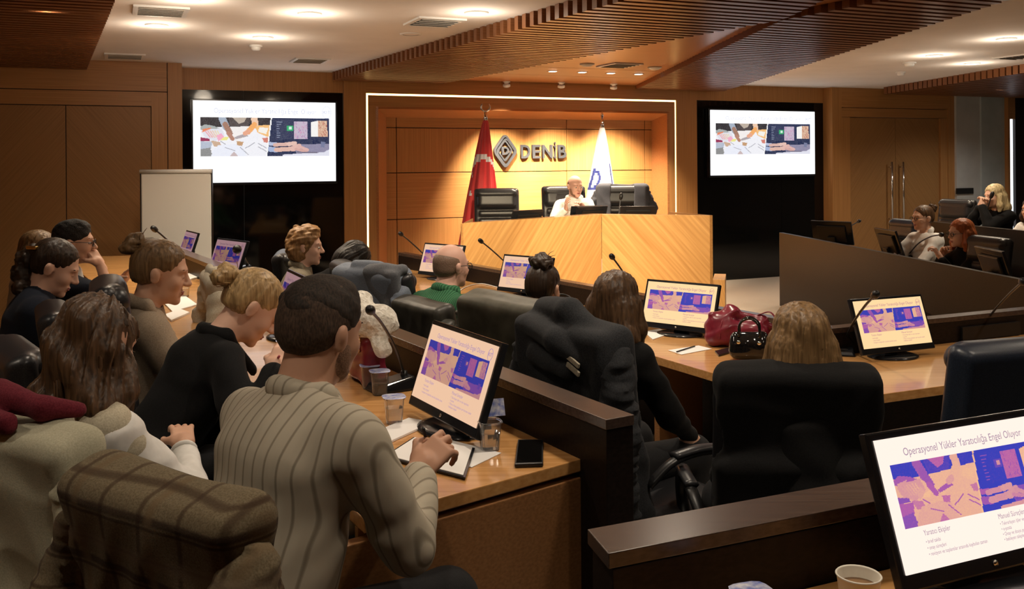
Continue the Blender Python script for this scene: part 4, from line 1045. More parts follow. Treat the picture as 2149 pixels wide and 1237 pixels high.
# ================================================================== PEOPLE
def smat(n, c, r=.5): 
    m = mat('skin ' + n, c, r, spec=.35); b = m.node_tree.nodes['Principled BSDF']; b.inputs['Subsurface Weight'].default_value = .0
    return m
SKIN = {'fair': smat('fair', (.74, .46, .34)), 'light': smat('light', (.66, .39, .27)), 'tan': smat('tan', (.54, .30, .20)), 'pink': smat('pink', (.70, .42, .33))}
LIP = mat('lips', (.34, .10, .09), .4); EYEW = mat('eye white', (.7, .68, .64), .3); IRIS = mat('iris', (.03, .018, .012), .15)
def hmat(n, c1, c2, sx=90, sz=5, rough=.42): return nmat('hair ' + n, c1, c2, rough, (sx, sx, sz), (0, 0, 0), 5, .5, .004, lo=.25, hi=.75, spec=.4, distort=.6)
HAIR = {'black': hmat('black', (.006, .005, .005), (.022, .017, .014)), 'dark': hmat('dark brown', (.012, .007, .004), (.05, .028, .016)), 'brown': hmat('brown', (.020, .010, .005), (.15, .080, .038)),
        'light': hmat('light brown', (.06, .032, .012), (.30, .18, .08)), 'blonde': hmat('blonde', (.16, .095, .035), (.62, .42, .20)), 'red': hmat('red', (.16, .035, .010), (.50, .15, .045)), 'dblonde': hmat('dark blonde', (.07, .04, .018), (.26, .155, .07)),
        'pale': hmat('pale blonde', (.30, .22, .10), (.80, .66, .38)), 'stub': hmat('cropped', (.16, .10, .07), (.26, .17, .12), 200, 200), 'copper': hmat('copper blonde', (.13, .06, .022), (.42, .24, .10))}
FADE = nmat('faded short hair', (.030, .018, .011), (.085, .050, .032), .8, (260, 260, 90), bump=.4, dist=.002)
STUB = nmat('stubble', (.16, .09, .055), (.30, .17, .11), .8, (300, 300, 300), bump=.5, dist=.002)
HSHORT = {'black': nmat('short black hair', (.006, .005, .005), (.03, .025, .022), .75, (160, 160, 160), bump=.8, dist=.004), 'dark': nmat('short dark hair', (.010, .007, .005), (.040, .025, .016), .8, (240, 240, 60), bump=.5, dist=.002)}
def cloth(n, c1, c2=None, rough=.85, sc=(220, 220, 220), bump=.25, **k): return nmat('cloth ' + n, c1, c2 or tuple(v * 1.35 for v in c1), rough, sc, bump=bump, dist=.0015, sheen=.03, spec=.2, **k)
CL = {'black': cloth('black', (.0045, .0045, .005), (.008, .008, .0085)), 'navy': cloth('navy', (.010, .013, .022)), 'beige': cloth('beige', (.30, .235, .17), (.40, .32, .235)), 'white': cloth('white', (.72, .71, .68), (.82, .81, .78), sc=(30, 30, 30), bump=.1),
      'cream': cloth('cream', (.46, .41, .30), (.60, .55, .42)), 'olive': cloth('olive grey', (.20, .175, .125), (.26, .225, .165)), 'green': nmat('cloth ribbed green', (.02, .10, .045), (.06, .22, .10), .9, (26, 26, 2.0), bump=.9, dist=.004, kind='WAVE', lo=.2, hi=.8),
      'shirt': nmat('cloth pleated khaki shirt', (.24, .205, .15), (.46, .41, .32), .8, (11.5, .5, .25), (0, 0, 0), 2, .35, .004, kind='WAVE', lo=.0, hi=.12, distort=.25), 'jeans': cloth('denim', (.03, .035, .05)), 'trouser': cloth('dark trousers', (.012, .012, .013)),
      'leatherjk': nmat('matt leather', (.022, .020, .016), (.05, .047, .038), .42, (14, 14, 14), bump=.3, dist=.004, spec=.5), 'oliveleather': nmat('olive leather', (.055, .052, .038), (.10, .095, .072), .45, (12, 12, 12), bump=.3, dist=.004),
      'grey': cloth('grey wool', (.11, .115, .13), (.17, .18, .20)), 'bluegrey': cloth('blue grey', (.17, .20, .26), (.24, .28, .34)), 'hood': cloth('charcoal fleece', (.018, .019, .022), (.032, .034, .038)), 'burgundy': cloth('burgundy knit', (.11, .012, .022), (.17, .022, .035)),
      'coatc': cloth('cream wool', (.42, .40, .29), (.52, .50, .37)), 'suit': cloth('dark grey suit', (.06, .062, .075), (.085, .088, .105)), 'fur': nmat('white fur', (.62, .58, .50), (.85, .82, .75), .95, (60, 60, 60), bump=1, dist=.012), 'beigelt': cloth('light beige', (.34, .30, .22), (.46, .41, .32))}
def ik(S, T, l1, l2, hint):
    S, T, hint = Vector(S), Vector(T), Vector(hint); d = T - S; L = d.length
    if L > (l1 + l2) * .995: T = S + d.normalized() * (l1 + l2) * .995; d = T - S; L = d.length
    x = (l1*l1 - l2*l2 + L*L) / (2*L); y = math.sqrt(max(0, l1*l1 - x*x)); n = d.normalized(); h = (hint - n * hint.dot(n)).normalized()
    return S + n * x + h * y, T
def hand_prims(wr, f, nrm, side, curl=.5, spread=1.0, s=1.0, pen=False):
    """wr wrist, f forward, nrm palm side normal, side=+1 right hand"""
    f = Vector(f).normalized(); nrm = (Vector(nrm) - f * Vector(nrm).dot(f)).normalized(); x = f.cross(nrm) * side    # x: toward the thumb
    R = np.array([[x[i], f[i], nrm[i]] for i in range(3)], dtype=np.float32)
    P = [rbx(wr + f * .048 * s, (.037*s, .046*s, .013*s), .012*s, .012, R), cap(wr - f * .03, wr + f * .02, .026*s, .026*s, .015)]
    wid = [.029, .010, -.010, -.029]; ln = [.070, .080, .074, .058]
    for i in range(4):
        b0 = wr + f * .088 * s + x * wid[i] * s; p = b0; ang = curl * .55 + .08 * i * curl; c_ = curl
        if pen and i > 1: ang += .35
        prev = p
        for j, fr in enumerate((.45, .32, .25)):
            d = f * math.cos(ang) + nrm * math.sin(ang) + x * (.10 * (1.5 - i) * spread * (1 - curl * .6)); d.normalize()
            q = prev + d * ln[i] * fr * s; P.append(cap(prev, q, (.0092 - .0008*j)*s, (.0085 - .0008*j)*s, .0035)); prev = q; ang += curl * .85
    t0 = wr + f * .028 * s + x * .030 * s; d1 = (f * .62 + x * .62 + nrm * .32).normalized(); t1 = t0 + d1 * .042 * s
    d2 = (f * .85 + x * (.15 - .3 * curl) + nrm * (.2 + .5 * curl)).normalized(); t2 = t1 + d2 * .03 * s; t3 = t2 + (d2 + nrm * .3 * curl - x * .3 * curl).normalized() * .026 * s
    P += [cap(t0, t1, .015*s, .0115*s, .012), cap(t1, t2, .0105*s, .0095*s, .004), cap(t2, t3, .0095*s, .0075*s, .004)]
    return P

def person(label, hp, s, face, z, style, lean=8, neck=12, hyaw=0, hpitch=0, htilt=0, skin='light', hair='brown', haircol='brown', top='black', arms=None, wide=1.0, head=1.0, chair_=None, trousers='trouser',
           collar=None, vest=None, glasses=False, beard=False, res=.0105, curls=(.5, .5), sleeve=1.0, hem=.0, shirt=None, extra=None, twist=0, cut=None, watch=False, chair_back=.0, bunpos=(0, -.118, .085)):
    """hp: pixel of the head centre (ear level), s: pixels per metre there, face: degrees clockwise from away"""
    d = FPX / s; H = PD(hp[0], hp[1], d); fr = math.radians(face); Ri = Matrix.Rotation(fr, 3, 'Z')       # world -> local is +fr (object rot is -fr)
    la = math.radians(lean); nk = math.radians(neck)
    # local joints
    pel = Vector((0, 0, .575)); hz = H.z - z
    up1 = Vector((0, math.sin(la), math.cos(la))); up2 = Vector((0, math.sin(la*1.25), math.cos(la*1.25))); upn = Vector((0, math.sin(la*.8 + nk), math.cos(la*.8 + nk)))
    # torso length fitted so that the head lands at the seen height
    fix = .575 + .155 * upn.z; tl = (hz - fix) / (up1.z * .5 + up2.z * .5); tl = max(.36, min(.66, tl))
    waist = pel + up1 * tl * .38; chest = waist + up1 * tl * .30 if False else pel + up1 * tl * .68; nb = chest + up2 * tl * .32
    hc = nb + upn * .155 * head; hc.z = hz
    root = H - Ri.inverted() @ Vector((hc.x, hc.y, 0)); root.z = z
    toL = lambda p: Ri @ (Vector(p) - root)
    P0_ = thing('person', label, 'person', root, -fr)
    sw = .158 * wide
    tw = Matrix.Rotation(math.radians(-twist), 3, 'Z')
    shv = tw @ Vector((sw, 0, 0)); shc = nb - up2 * .062
    SL, SR = shc - shv, shc + shv
    # head frame
    HR = Matrix.Rotation(math.radians(-hyaw), 3, 'Z') @ Matrix.Rotation(math.radians(-hpitch), 3, 'X') @ Matrix.Rotation(math.radians(htilt), 3, 'Y')
    Rn = np.array(HR, dtype=np.float32)
    hv = lambda x, y, z_: hc + HR @ (Vector((x, y, z_)) * head)
    h = head
    heads = [ell(hv(0, -.012, .03), (.076*h, .096*h, .088*h), .02, Rn), ell(hv(0, .022, -.025), (.062*h, .070*h, .090*h), .02, Rn), ell(hv(0, .040, -.080), (.044*h, .045*h, .036*h), .025, Rn),
             ell(hv(.036, .058, -.030), (.024*h, .024*h, .026*h), .02, Rn), ell(hv(-.036, .058, -.030), (.024*h, .024*h, .026*h), .02, Rn), ell(hv(0, .076, .020), (.048*h, .018*h, .013*h), .02, Rn),
             ell(hv(.031, .096, -.002), (.018*h, .014*h, .012*h), .014, Rn, sub=True), ell(hv(-.031, .096, -.002), (.018*h, .014*h, .012*h), .014, Rn, sub=True),
             cap(hv(0, .088, .008), hv(0, .110, -.030), .008*h, .0125*h, .012), ell(hv(.011, .100, -.034), (.009*h, .010*h, .008*h), .006, Rn), ell(hv(-.011, .100, -.034), (.009*h, .010*h, .008*h), .006, Rn),
             ell(hv(0, .088, -.064), (.022*h, .011*h, .006*h), .006, Rn), ell(hv(0, .086, -.075), (.019*h, .011*h, .007*h), .006, Rn), ell(hv(0, .076, -.104), (.020*h, .017*h, .016*h), .018, Rn)]
    for sx in (-1, 1): heads += [ell(hv(sx*.077, -.012, -.012), (.008*h, .019*h, .031*h), .008, Rn), ell(hv(sx*.083, -.018, -.002), (.008*h, .014*h, .020*h), .006, Rn)]
    neckp = [cap(hv(0, -.026, -.055), nb - up2 * .03 + Vector((0, -.010, 0)), .050 * wide, .060 * wide, .03)]
    # arms
    A = arms or {}
    l1, l2 = .285, .245
    J_ = {}
    for k, S_, sx in (('L', SL, -1), ('R', SR, 1)):
        tgt = A.get(k); hint = A.get(k + 'h', (sx*.5, -.3, -.6))
        if tgt is None: T_ = Vector((sx*.16, .42, .60))
        elif tgt[0] == 'px': T_ = toL(PD(tgt[1], tgt[2], tgt[3]))
        elif tgt[0] == 'head': T_ = hv(*tgt[1:])
        else: T_ = Vector(tgt)
        e, T_ = ik(S_, T_, l1, l2, hint); J_[k] = (S_, e, T_)
    r = .043 * (.75 + .25*wide)
    body = [ecap(pel, pel + Vector((0, 0, .02)), .150*wide, .145*wide, .75, .05), ecap(pel, waist, .14*wide, .120*wide, .72, .06), ecap(waist, chest, .120*wide, .138*wide, .70, .06), ecap(chest, shc, .130*wide, .085*wide, .68, .05),
            cap(shc - shv*.8, shc + shv*.8, .044, .044, .05)] + neckp
    for k, sx in (('L', -1), ('R', 1)):
        S_, e, T_ = J_[k]; body += [cap(S_, e, r*1.15, r*.88, .035), cap(e, T_, r*.86, r*.60, .02)]
        kn = Vector((sx*.15, .44, .53)); an = Vector((sx*.15, .44, .09)); body += [cap(pel + Vector((sx*.085, 0, -.03)), kn, .088*wide, .06, .05), cap(kn, an, .058, .038, .03), cap(an + Vector((0, -.02, -.04)), an + Vector((0, .14, -.05)), .038, .032, .03)]
    hands = []
    for k, sx, cu in (('L', -1, curls[0]), ('R', 1, curls[1])):
        S_, e, T_ = J_[k]; f = (T_ - e).normalized(); hf = Vector(A.get(k + 'f', f)); nn = Vector(A.get(k + 'n', (0, 0, -1)))
        if abs(hf.normalized().dot(nn.normalized())) > .95: nn = Vector((-sx, .2, 0))
        hands += hand_prims(T_, hf, nn, sx, cu, s=(.98 if wide >= 1 else .9), pen=A.get(k + 'pen', False))
    hres = .0058 if s > 350 else .007
    me = arrays_mesh('body', [sdf_arrays(heads + neckp, hres), sdf_arrays(body + heads[:3], .012), sdf_arrays(hands, .0042)], SKIN[skin])
    link('body', me, P0_)
    # trousers
    lo_ = [ecap(pel, pel + Vector((0, 0, .03)), .160*wide, .154*wide, .76, .05)]
    for sx in (-1, 1):
        kn = Vector((sx*.15, .44, .53)); an = Vector((sx*.15, .44, .09)); lo_ += [cap(pel + Vector((sx*.085, 0, -.03)), kn, .100*wide, .073, .05), cap(kn, an + Vector((0, 0, .02)), .071, .056, .03)]
    sdf('trousers', CL[trousers], lo_, .015, P0_, warp=fold_warp(.006, 30, 3))
    for sx in (-1, 1): sdf('shoe', M['black'], [cap((sx*.15, .42, .045), (sx*.15, .585, .04), .045, .038, .02), rbx((sx*.15, .51, .012), (.042, .12, .012), .01, .01)], .011, P0_)
    # upper garment: thickened torso and sleeves, cut at neckline and cuffs
    g = .010
    T1 = [ecap(pel + Vector((0, 0, -.03)), pel + Vector((0, 0, .02)), .156*wide + g, .150*wide + g, .78, .05), ecap(pel, waist, .147*wide + g, .128*wide + g, .76, .06), ecap(waist, chest, .128*wide + g, .144*wide + g, .74, .06), ecap(chest, shc, .136*wide + g, .090*wide + g, .70, .05),
          cap(shc - shv*.82, shc + shv*.82, .046 + g, .046 + g, .05), cap(nb - up2*.06, nb + up2*.0, .072*wide, .064*wide, .03)]
    for k in ('L', 'R'):
        S_, e, T_ = J_[k]; f = T_ - e; cu = e + f * (.9 * sleeve) if sleeve > 0 else None
        if vest is None:
            T1 += [cap(S_, e, r*1.15 + g + .006, r*.95 + g + .004, .035)]
            if sleeve > .05: T1 += [cap(e, cu, r*.93 + g + .004, r*.64 + g + .003, .02)]
        else: T1 += [cap(S_, lerp(S_, e, .12), r*1.2 + g, r*1.25 + g, .03)]
    mouth = nb + up2 * .055 + Vector((0, .02, 0))
    T1.append(cap(nb + up2*.035, hc + Vector((0, 0, -.02)), .056*wide, .08, .004, sub=True))
    wp = fold_warp(.010, 26, int(hp[0]), .8)
    sdf('upper_garment', CL[top], T1, res, P0_, planes=[] if True else [], warp=wp)
    if vest is not None:
        for k in ('L', 'R'):
            S_, e, T_ = J_[k]; sdf('sleeve', CL[vest], [cap(lerp(S_, e, .02), e, r*1.2 + .012, r + .016, .03), cap(e, lerp(e, T_, .88), r*.95 + .016, r*.66 + .014, .02)], .0095, P0_, warp=fold_warp(.010, 34, 5, 1))
    if collar:
        cm = CL[collar if isinstance(collar, str) else top]; q = []
        for sx in (-1, 1): q += [ecap(nb + Vector((sx*.02, -.062, .035)), nb + Vector((sx*.072, -.005, .018)), .028, .026, .8, .03), ecap(nb + Vector((sx*.070, .0, .012)), nb + Vector((sx*.055, .09, -.11)), .024, .022, .6, .03)]
        q.append(cap(nb + up2*.0, hc, .050*wide, .066, .005, sub=True)); sdf('collar', cm, q, .008, P0_)
    if shirt:
        sdf('shirt_front', CL[shirt], [ecap(nb + Vector((0, .055, -.03)), nb + Vector((0, .085, -.20)) , .05, .055, .75, .02)], .009, P0_)
    # face details
    for sx in (-1, 1):
        ed = [ell(hv(sx*.031, .0825, -.003), (.0130*h, .0095*h, .0065*h), .002, Rn)]
        sdf('eyebrow', HAIR[haircol if haircol in ('black', 'dark', 'brown', 'red') else 'brown'], [cap(hv(sx*.014, .0930, .022), hv(sx*.048, .081, .024), .0035*h, .0025*h, .001)], .003, P0_)
        if hpitch >= 9:
            sdf('eyelash', HAIR['dark'], [cap(hv(sx*.021, .0905, -.008), hv(sx*.042, .086, -.007), .0016*h, .0016*h, .001)], .0022, P0_); continue
        e_ = sdf('eye', EYEW, ed, .003 if s > 180 else .004, P0_)
        sdf('iris', IRIS, [ell(hv(sx*.031, .0915, -.004), (.0062*h, .0035*h, .0062*h), .001, Rn)], .0022, e_)
    sdf('lips', LIP, [ell(hv(0, .0915, -.0645), (.0205*h, .0095*h, .0045*h), .003, Rn), ell(hv(0, .090, -.0735), (.018*h, .0095*h, .0055*h), .003, Rn)], .003, P0_)
    if glasses:
        for sx in (-1, 1):
            c_ = [hv(sx*.033 + .022*math.cos(a), .103, -.004 + .018*math.sin(a)) for a in [2*PI*i/16 for i in range(17)]]; tube('glasses_rim', M['black'], c_, .0022, 6, P0_)
            tube('glasses_temple', M['black'], [hv(sx*.055, .100, .0), hv(sx*.080, .03, .004), hv(sx*.086, -.02, .004)], .002, 6, P0_)
        tube('glasses_bridge', M['black'], [hv(-.011, .104, .0), hv(.011, .104, .0)], .002, 6, P0_)
    if beard:
        sdf('beard', STUB, [ell(hv(0, .036, -.082), (.050*h, .050*h, .040*h), .02, Rn), ell(hv(.052, .018, -.05), (.015*h, .03*h, .045*h), .02, Rn), ell(hv(-.052, .018, -.05), (.015*h, .03*h, .045*h), .02, Rn),
            ell(hv(0, .10, -.03), (.036*h, .04*h, .045*h), .006, Rn, sub=True), ell(hv(0, .098, -.07), (.02*h, .02*h, .008*h), .004, Rn, sub=True)], .005, P0_)
    # hair
    hm = HAIR[haircol]; hr = .0065 if s > 300 else .008
    def strand(amp, n=34, vz=60):
        inv = np.array(HR.inverted(), dtype=np.float32); c0 = np.array(hc)
        def w_(X, Y, Z):
            x, y, zz = X - c0[0], Y - c0[1], Z - c0[2]
            a_ = np.arctan2(inv[0,0]*x + inv[0,1]*y + inv[0,2]*zz, -(inv[1,0]*x + inv[1,1]*y + inv[1,2]*zz) + .02)
            return amp * (np.sin(n * a_ + 3*np.sin(14*zz + 2*a_)) * .5 + .5*np.sin(n*.43*a_ + 9*zz + 1) + .4 * np.sin(n*1.7*a_ - 7*zz))
        return w_
    faceS = ell(hv(0, .094, -.022), (.090*h, .064*h, .093*h), .012, Rn, sub=True)
    if hair == 'short':
        q = [ell(hv(0, -.018, .044), (.083*h, .101*h, .087*h), .02, Rn), ell(hv(0, -.048, .0), (.074*h, .066*h, .066*h), .02, Rn), ell(hv(0, -.03, -.115), (.12*h, .13*h, .05*h), .02, Rn, sub=True), ell(hv(0, .03, .10), (.055*h, .05*h, .028*h), .03, Rn), ell(hv(0, .096, -.022), (.075*h, .062*h, .090*h), .012, Rn, sub=True),
             ell(hv(.088, .010, -.045), (.026*h, .026*h, .042*h), .01, Rn, sub=True), ell(hv(-.088, .010, -.045), (.026*h, .026*h, .042*h), .01, Rn, sub=True)]
        ho = sdf('hair', HSHORT[haircol], [ell(hv(0, -.014, .048), (.0830*h, .1025*h, .080*h), .03, Rn), ell(hv(0, .025, .095), (.045*h, .04*h, .022*h), .03, Rn), ell(hv(0, .104, -.02), (.075*h, .052*h, .080*h), .012, Rn, sub=True), ell(hv(0, -.01, -.075), (.13*h, .16*h, .066*h), .03, Rn, sub=True)], hr, P0_, warp=fold_warp(.003, 130, 3, 1))
        q[0] = ell(hv(0, -.018, .038), (.0815*h, .1000*h, .086*h), .02, Rn); q[3] = ell(hv(0, .03, .09), (.05*h, .05*h, .02*h), .03, Rn)
        sdf('hair_sides', FADE if haircol == 'dark' else HSHORT[haircol], q, hr, ho, warp=fold_warp(.001, 160, 3, 1))
    elif hair == 'stubble':
        q = [ell(hv(0, -.020, .022), (.0785*h, .0975*h, .075*h), .02, Rn), ell(hv(0, -.045, -.02), (.070*h, .066*h, .05*h), .02, Rn), ell(hv(0, .05, .05), (.1*h, .07*h, .1*h), .01, Rn, sub=True), ell(hv(0, -.01, .11), (.062*h, .09*h, .05*h), .01, Rn, sub=True), faceS]
        sdf('hair', hm, q, hr, P0_)
    elif hair in ('bun', 'messybun', 'clip'):
        q = [ell(hv(0, -.018, .040), (.082*h, .102*h, .086*h), .02, Rn), ell(hv(0, -.048, .0), (.077*h, .068*h, .075*h), .02, Rn), faceS, ell(hv(0, -.02, -.118), (.12*h, .14*h, .068*h), .02, Rn, sub=True), ell(hv(.086, .032, -.050), (.034*h, .052*h, .062*h), .012, Rn, sub=True), ell(hv(-.086, .032, -.050), (.034*h, .052*h, .062*h), .012, Rn, sub=True)]
        hair_o = sdf('hair', hm, q, hr, P0_, warp=strand(.0025, 44))
        if hair == 'bun':
            bx, by, bz = bunpos; bc = [(bx, by, bz, .038), (bx + .014, by - .022, bz - .016, .026), (bx - .014, by - .018, bz + .014, .024), (bx, by + .012, bz + .024, .024)]
        elif hair == 'messybun': bc = [(0, -.05, .135, .040), (.035, -.035, .13, .028), (-.038, -.05, .125, .028), (0, -.085, .12, .036), (.03, -.08, .105, .03), (-.01, -.02, .15, .022)]
        else: bc = [(0, -.11, .03, .035), (0, -.125, -.02, .045), (0, -.11, -.08, .05), (.03, -.08, -.13, .045), (-.03, -.08, -.13, .045)]
        sdf('hair_bun' if hair != 'clip' else 'hair_tail', hm, [ell(hv(a, b_, c_), (rr*h, rr*h*.95, rr*h), .014, Rn) for a, b_, c_, rr in bc], .006, hair_o, warp=fold_warp(.006, 150, 4, 1))
        if hair == 'messybun' or hair == 'bun':
            rr = random.Random(int(hp[0])); bm = bmesh.new(); B0 = bc[0]
            for i in range(9):
                a_ = rr.uniform(0, 2*PI); p = Vector((B0[0] + .03*math.cos(a_), B0[1] + .02, B0[2] + .03*math.sin(a_))); o_ = Vector((math.cos(a_)*rr.uniform(.02, .05), rr.uniform(-.03, .02), math.sin(a_)*rr.uniform(.02, .05)))
                tube_bm(bm, smooth_path([hv(*p), hv(*(p + o_*.6)), hv(*(p + o_ + Vector((rr.uniform(-.01, .01), rr.uniform(-.01, .01), .0))))], 3), [.0022, .002, .002, .0015, .0015, .001, .0008], 5)
            link('loose_strands', bm_mesh(bm, 'loose_strands', hm, smooth=True), hair_o)['kind'] = 'stuff'
        if hair == 'clip': box('hair_clip', M['brass'], -.03, .03, -.012, .012, -.008, .008, hair_o, .004, M=Matrix.Translation(hv(.035, -.118, .045)) @ Matrix.Rotation(.6, 4, 'Z'))
    elif hair == 'curly':
        q = [ell(hv(0, -.022, .045), (.098*h, .108*h, .092*h), .02, Rn), ell(hv(0, -.055, -.03), (.095*h, .075*h, .095*h), .03, Rn), faceS, ell(hv(0, .02, .115), (.06*h, .06*h, .035*h), .02, Rn)]
        sdf('hair', hm, q, hr, P0_, warp=fold_warp(.011, 80, 2, 1))
    elif hair in ('long', 'longstraight', 'halfup'):
        dn = Vector((0, -.02, -1)); q = [ell(hv(0, -.020, .042), (.088*h, .104*h, .088*h), .02, Rn), ell(hv(0, -.045, -.03), (.090*h, .078*h, .10*h), .03, Rn)]
        Lh = extra or .26
        bk0 = hv(0, -.06, -.03)
        for x_ in (-.06, -.02, .02, .06):
            p0 = hv(x_, -.055, -.02); p1 = p0 + Vector((x_*.35, -.025, -Lh*.55)); p2 = p1 + Vector((-x_*.1, .01, -Lh*.5)); q += [cap(p0, p1, .05, .05, .03), cap(p1, p2, .048, .026, .03)]
        for sx in (-1, 1):
            p0 = hv(sx*.078, .0, .0); p1 = p0 + Vector((sx*.012, .005, -Lh*.5)); p2 = p1 + Vector((0, .01, -Lh*.3)); q += [cap(p0, p1, .028, .034, .02), cap(p1, p2, .033, .018, .02)]
        q.append(ell(hv(0, .092, -.035), (.062*h, .058*h, .105*h), .012, Rn, sub=True))
        if hair == 'long':
            w0 = strand(.009, 20)
            wv = lambda X, Y, Z: w0(X, Y, Z) + .009*np.sin(34*Z + 24*X + 2*np.sin(20*Y))
        else: wv = strand(.0035, 40)
        sdf('hair', hm, q, hr, P0_, warp=wv)
        rr = random.Random(int(hp[0]) + 1); bm = bmesh.new()
        for i in range(26):
            x_ = rr.uniform(-.08, .08); p0 = hv(x_, -.10 + abs(x_)*.5, .02); ph = rr.uniform(0, 6); am = .020 if hair == 'long' else .004
            pts = [p0 + Vector((x_*.2*t_ + am*math.sin(ph + 7*t_), -.045*math.sin(1.6*t_) - am*.5*math.cos(ph + 6*t_), -(Lh + .10)*t_*rr.uniform(.93, 1.05))) for t_ in (0, .2, .4, .6, .8, 1)]
            tube_bm(bm, smooth_path(pts, 3), [.007]*4 + [.006]*6 + [.004]*5 + [.002], 5, .5)
        link('loose_locks', bm_mesh(bm, 'loose_locks', hm, smooth=True), P0_)['kind'] = 'stuff'
    if watch:
        S_, e, T_ = J_['R']; f = (T_ - e).normalized(); bm = bmesh.new(); c = T_ - f*.03
        x = f.cross(Vector((0, 0, 1))).normalized(); y = x.cross(f)
        tube_bm(bm, [c + (x*math.cos(a) + y*math.sin(a))*.031 for a in [2*PI*i/20 for i in range(21)]], .008, 8); link('bracelet', bm_mesh(bm, 'bracelet', CL['white'], smooth=True), P0_)
    if chair_: chair((root + Vector((0, 0, 0)) - fw(face) * (.03 + chair_back))[:2], face, chair_, z=z)
    P0_['j'] = [float(v) for v in root]
    return P0_

PEOPLE = {}
PEOPLE['speaker'] = person('bald bearded speaker in white shirt seated behind the podium, gesturing', (1207, 391), 187, 172, STZ, None, lean=6, neck=14, hyaw=-14, hpitch=6, skin='pink', hair='stubble', haircol='stub', top='white', beard=True, collar='white',
    arms={'L': ('px', 1228, 440, 10.25), 'R': ('px', 1188, 440, 10.2), 'Rf': (.1, .5, .8), 'Rn': (-1, 0, 0)}, res=.012, wide=1.05)
PEOPLE['green'] = person('bald man in green ribbed sweater and glasses seen from behind', (948, 558), 378, 40, 0, None, lean=14, neck=6, hyaw=8, hpitch=2, skin='pink', hair='stubble', haircol='stub', top='green', glasses=True, beard=False, collar='green', wide=1.12, head=1.0)
PEOPLE['bun'] = person('woman with dark messy bun behind an olive leather jacket', (1141, 604), 418, 42, 0, None, lean=12, neck=8, hyaw=-14, hpitch=10, hair='messybun', haircol='dark', top='black', wide=.9, skin='light')
PEOPLE['brunette'] = person('woman with long straight brown hair in black between two draped chairs', (1296, 634), 520, 44, 0, None, lean=10, neck=8, hyaw=-12, hpitch=4, hair='longstraight', haircol='brown', top='black', wide=.9, extra=.20)
PEOPLE['lightbrown'] = person('woman with light brown half-up hair facing the amber monitor, in front of a black coat', (1676, 714), 640, -6, 0, None, lean=12, neck=4, hyaw=2, hpitch=0, hair='longstraight', haircol='light', top='black', wide=.9, extra=.20)
PEOPLE['near'] = person('man in pleated khaki shirt writing at the end of the left desk, seen from behind', (675, 694), 930, 38, TZ, None, lean=16, neck=6, hyaw=-4, hpitch=10, skin='tan', hair='short', haircol='dark', top='shirt', beard=True, collar='shirt', wide=1.12, head=.98, sleeve=.9, res=.009,
    arms={'R': ('px', 878, 985, 2.22), 'Rh': (.6, -.5, -.7), 'Rf': (.15, 1.0, .55), 'Rn': (-.5, .3, -.8), 'Rpen': True, 'L': ('px', 770, 1090, 2.3)}, curls=(.5, .85))
PEOPLE['wavy'] = person('woman with long wavy dark brown hair in a cream vest over white sleeves', (205, 728), 760, 30, TZ, None, lean=12, neck=6, hyaw=-2, hpitch=12, hair='long', haircol='brown', top='cream', vest='white', wide=.92, extra=.24, res=.009, head=1.05,
    arms={'R': ('px', 385, 935, 2.75), 'Rh': (.7, -.3, -.5)}, watch=True, curls=(.4, .5))
PEOPLE['blonde'] = person('woman with blonde bun in a black blazer bending over the desk to write', (531, 642), 590, 56, TZ, 'black leather chair of the blonde in the black blazer', lean=28, neck=22, hyaw=8, hpitch=40, hair='bun', haircol='blonde', top='black', collar='black', wide=.95, skin='fair', head=1.02, bunpos=(0, -.138, .025),
    arms={'R': ('px', 575, 775, 3.1), 'Rh': (.6, -.3, -.7), 'Rpen': True}, curls=(.5, .8), res=.009)
PEOPLE['beige'] = person('woman with brown bun in a beige blazer looking down to the right', (338, 570), 520, 62, TZ, 'black leather chair of the woman in the beige blazer', lean=8, neck=14, hyaw=12, hpitch=12, hair='bun', haircol='dblonde', top='beige', collar='beige', wide=.98, skin='light', head=1.04, res=.009)
PEOPLE['navyw'] = person('woman in navy blue top with a gold hair clip looking down at the far left', (116, 560), 455, 58, TZ, None, lean=10, neck=20, hyaw=14, hpitch=26, hair='clip', haircol='dark', top='navy', wide=1.05, skin='fair', head=1.02)
PEOPLE['chin'] = person('young man in dark jacket over a white shirt resting his chin on his hand', (156, 508), 375, 60, TZ, 'black leather chair of the young man resting his chin', lean=12, neck=10, hyaw=14, hpitch=2, hair='short', haircol='black', top='navy', shirt='white', glasses=True, wide=1.0, skin='light', head=1.0,
    arms={'R': ('head', .03, .14, -.125), 'Rh': (.5, .5, -1), 'Rf': (-.35, -.4, .75), 'Rn': (-.6, -.5, 0), 'L': ('px', 255, 590, 5.2)}, sleeve=.45, curls=(.4, 1.0))
PEOPLE['hidden'] = person('person with light brown hair mostly hidden behind the woman in navy', (84, 528), 345, 60, TZ, 'black leather chair of the hidden person at the far left', lean=6, neck=10, hpitch=10, hair='longstraight', haircol='dblonde', top='beigelt', wide=.9, skin='fair', extra=.2)
PEOPLE['curly'] = person('woman with short curly copper blonde hair in an olive blazer, in profile', (643, 517), 312, 78, 0, None, lean=6, neck=8, hyaw=6, hpitch=4, hair='curly', haircol='copper', top='olive', collar='olive', wide=1.05, skin='fair', head=1.02)
PEOPLE['bent'] = person('person with black hair bent forward behind a black chair', (742, 548), 320, 70, 0, None, lean=38, neck=10, hyaw=0, hpitch=52, hair='longstraight', haircol='black', top='black', wide=.95, extra=.16)
PEOPLE['white'] = person('woman in white shirt and dark glasses with a brown bun on the right, in profile', (1936, 457), 212, -108, 0, 'black leather chair of the woman in the white shirt', lean=4, neck=8, hyaw=4, hpitch=2, hair='bun', haircol='brown', top='white', collar='white', glasses=True, wide=.95, skin='light', head=1.0, res=.012)
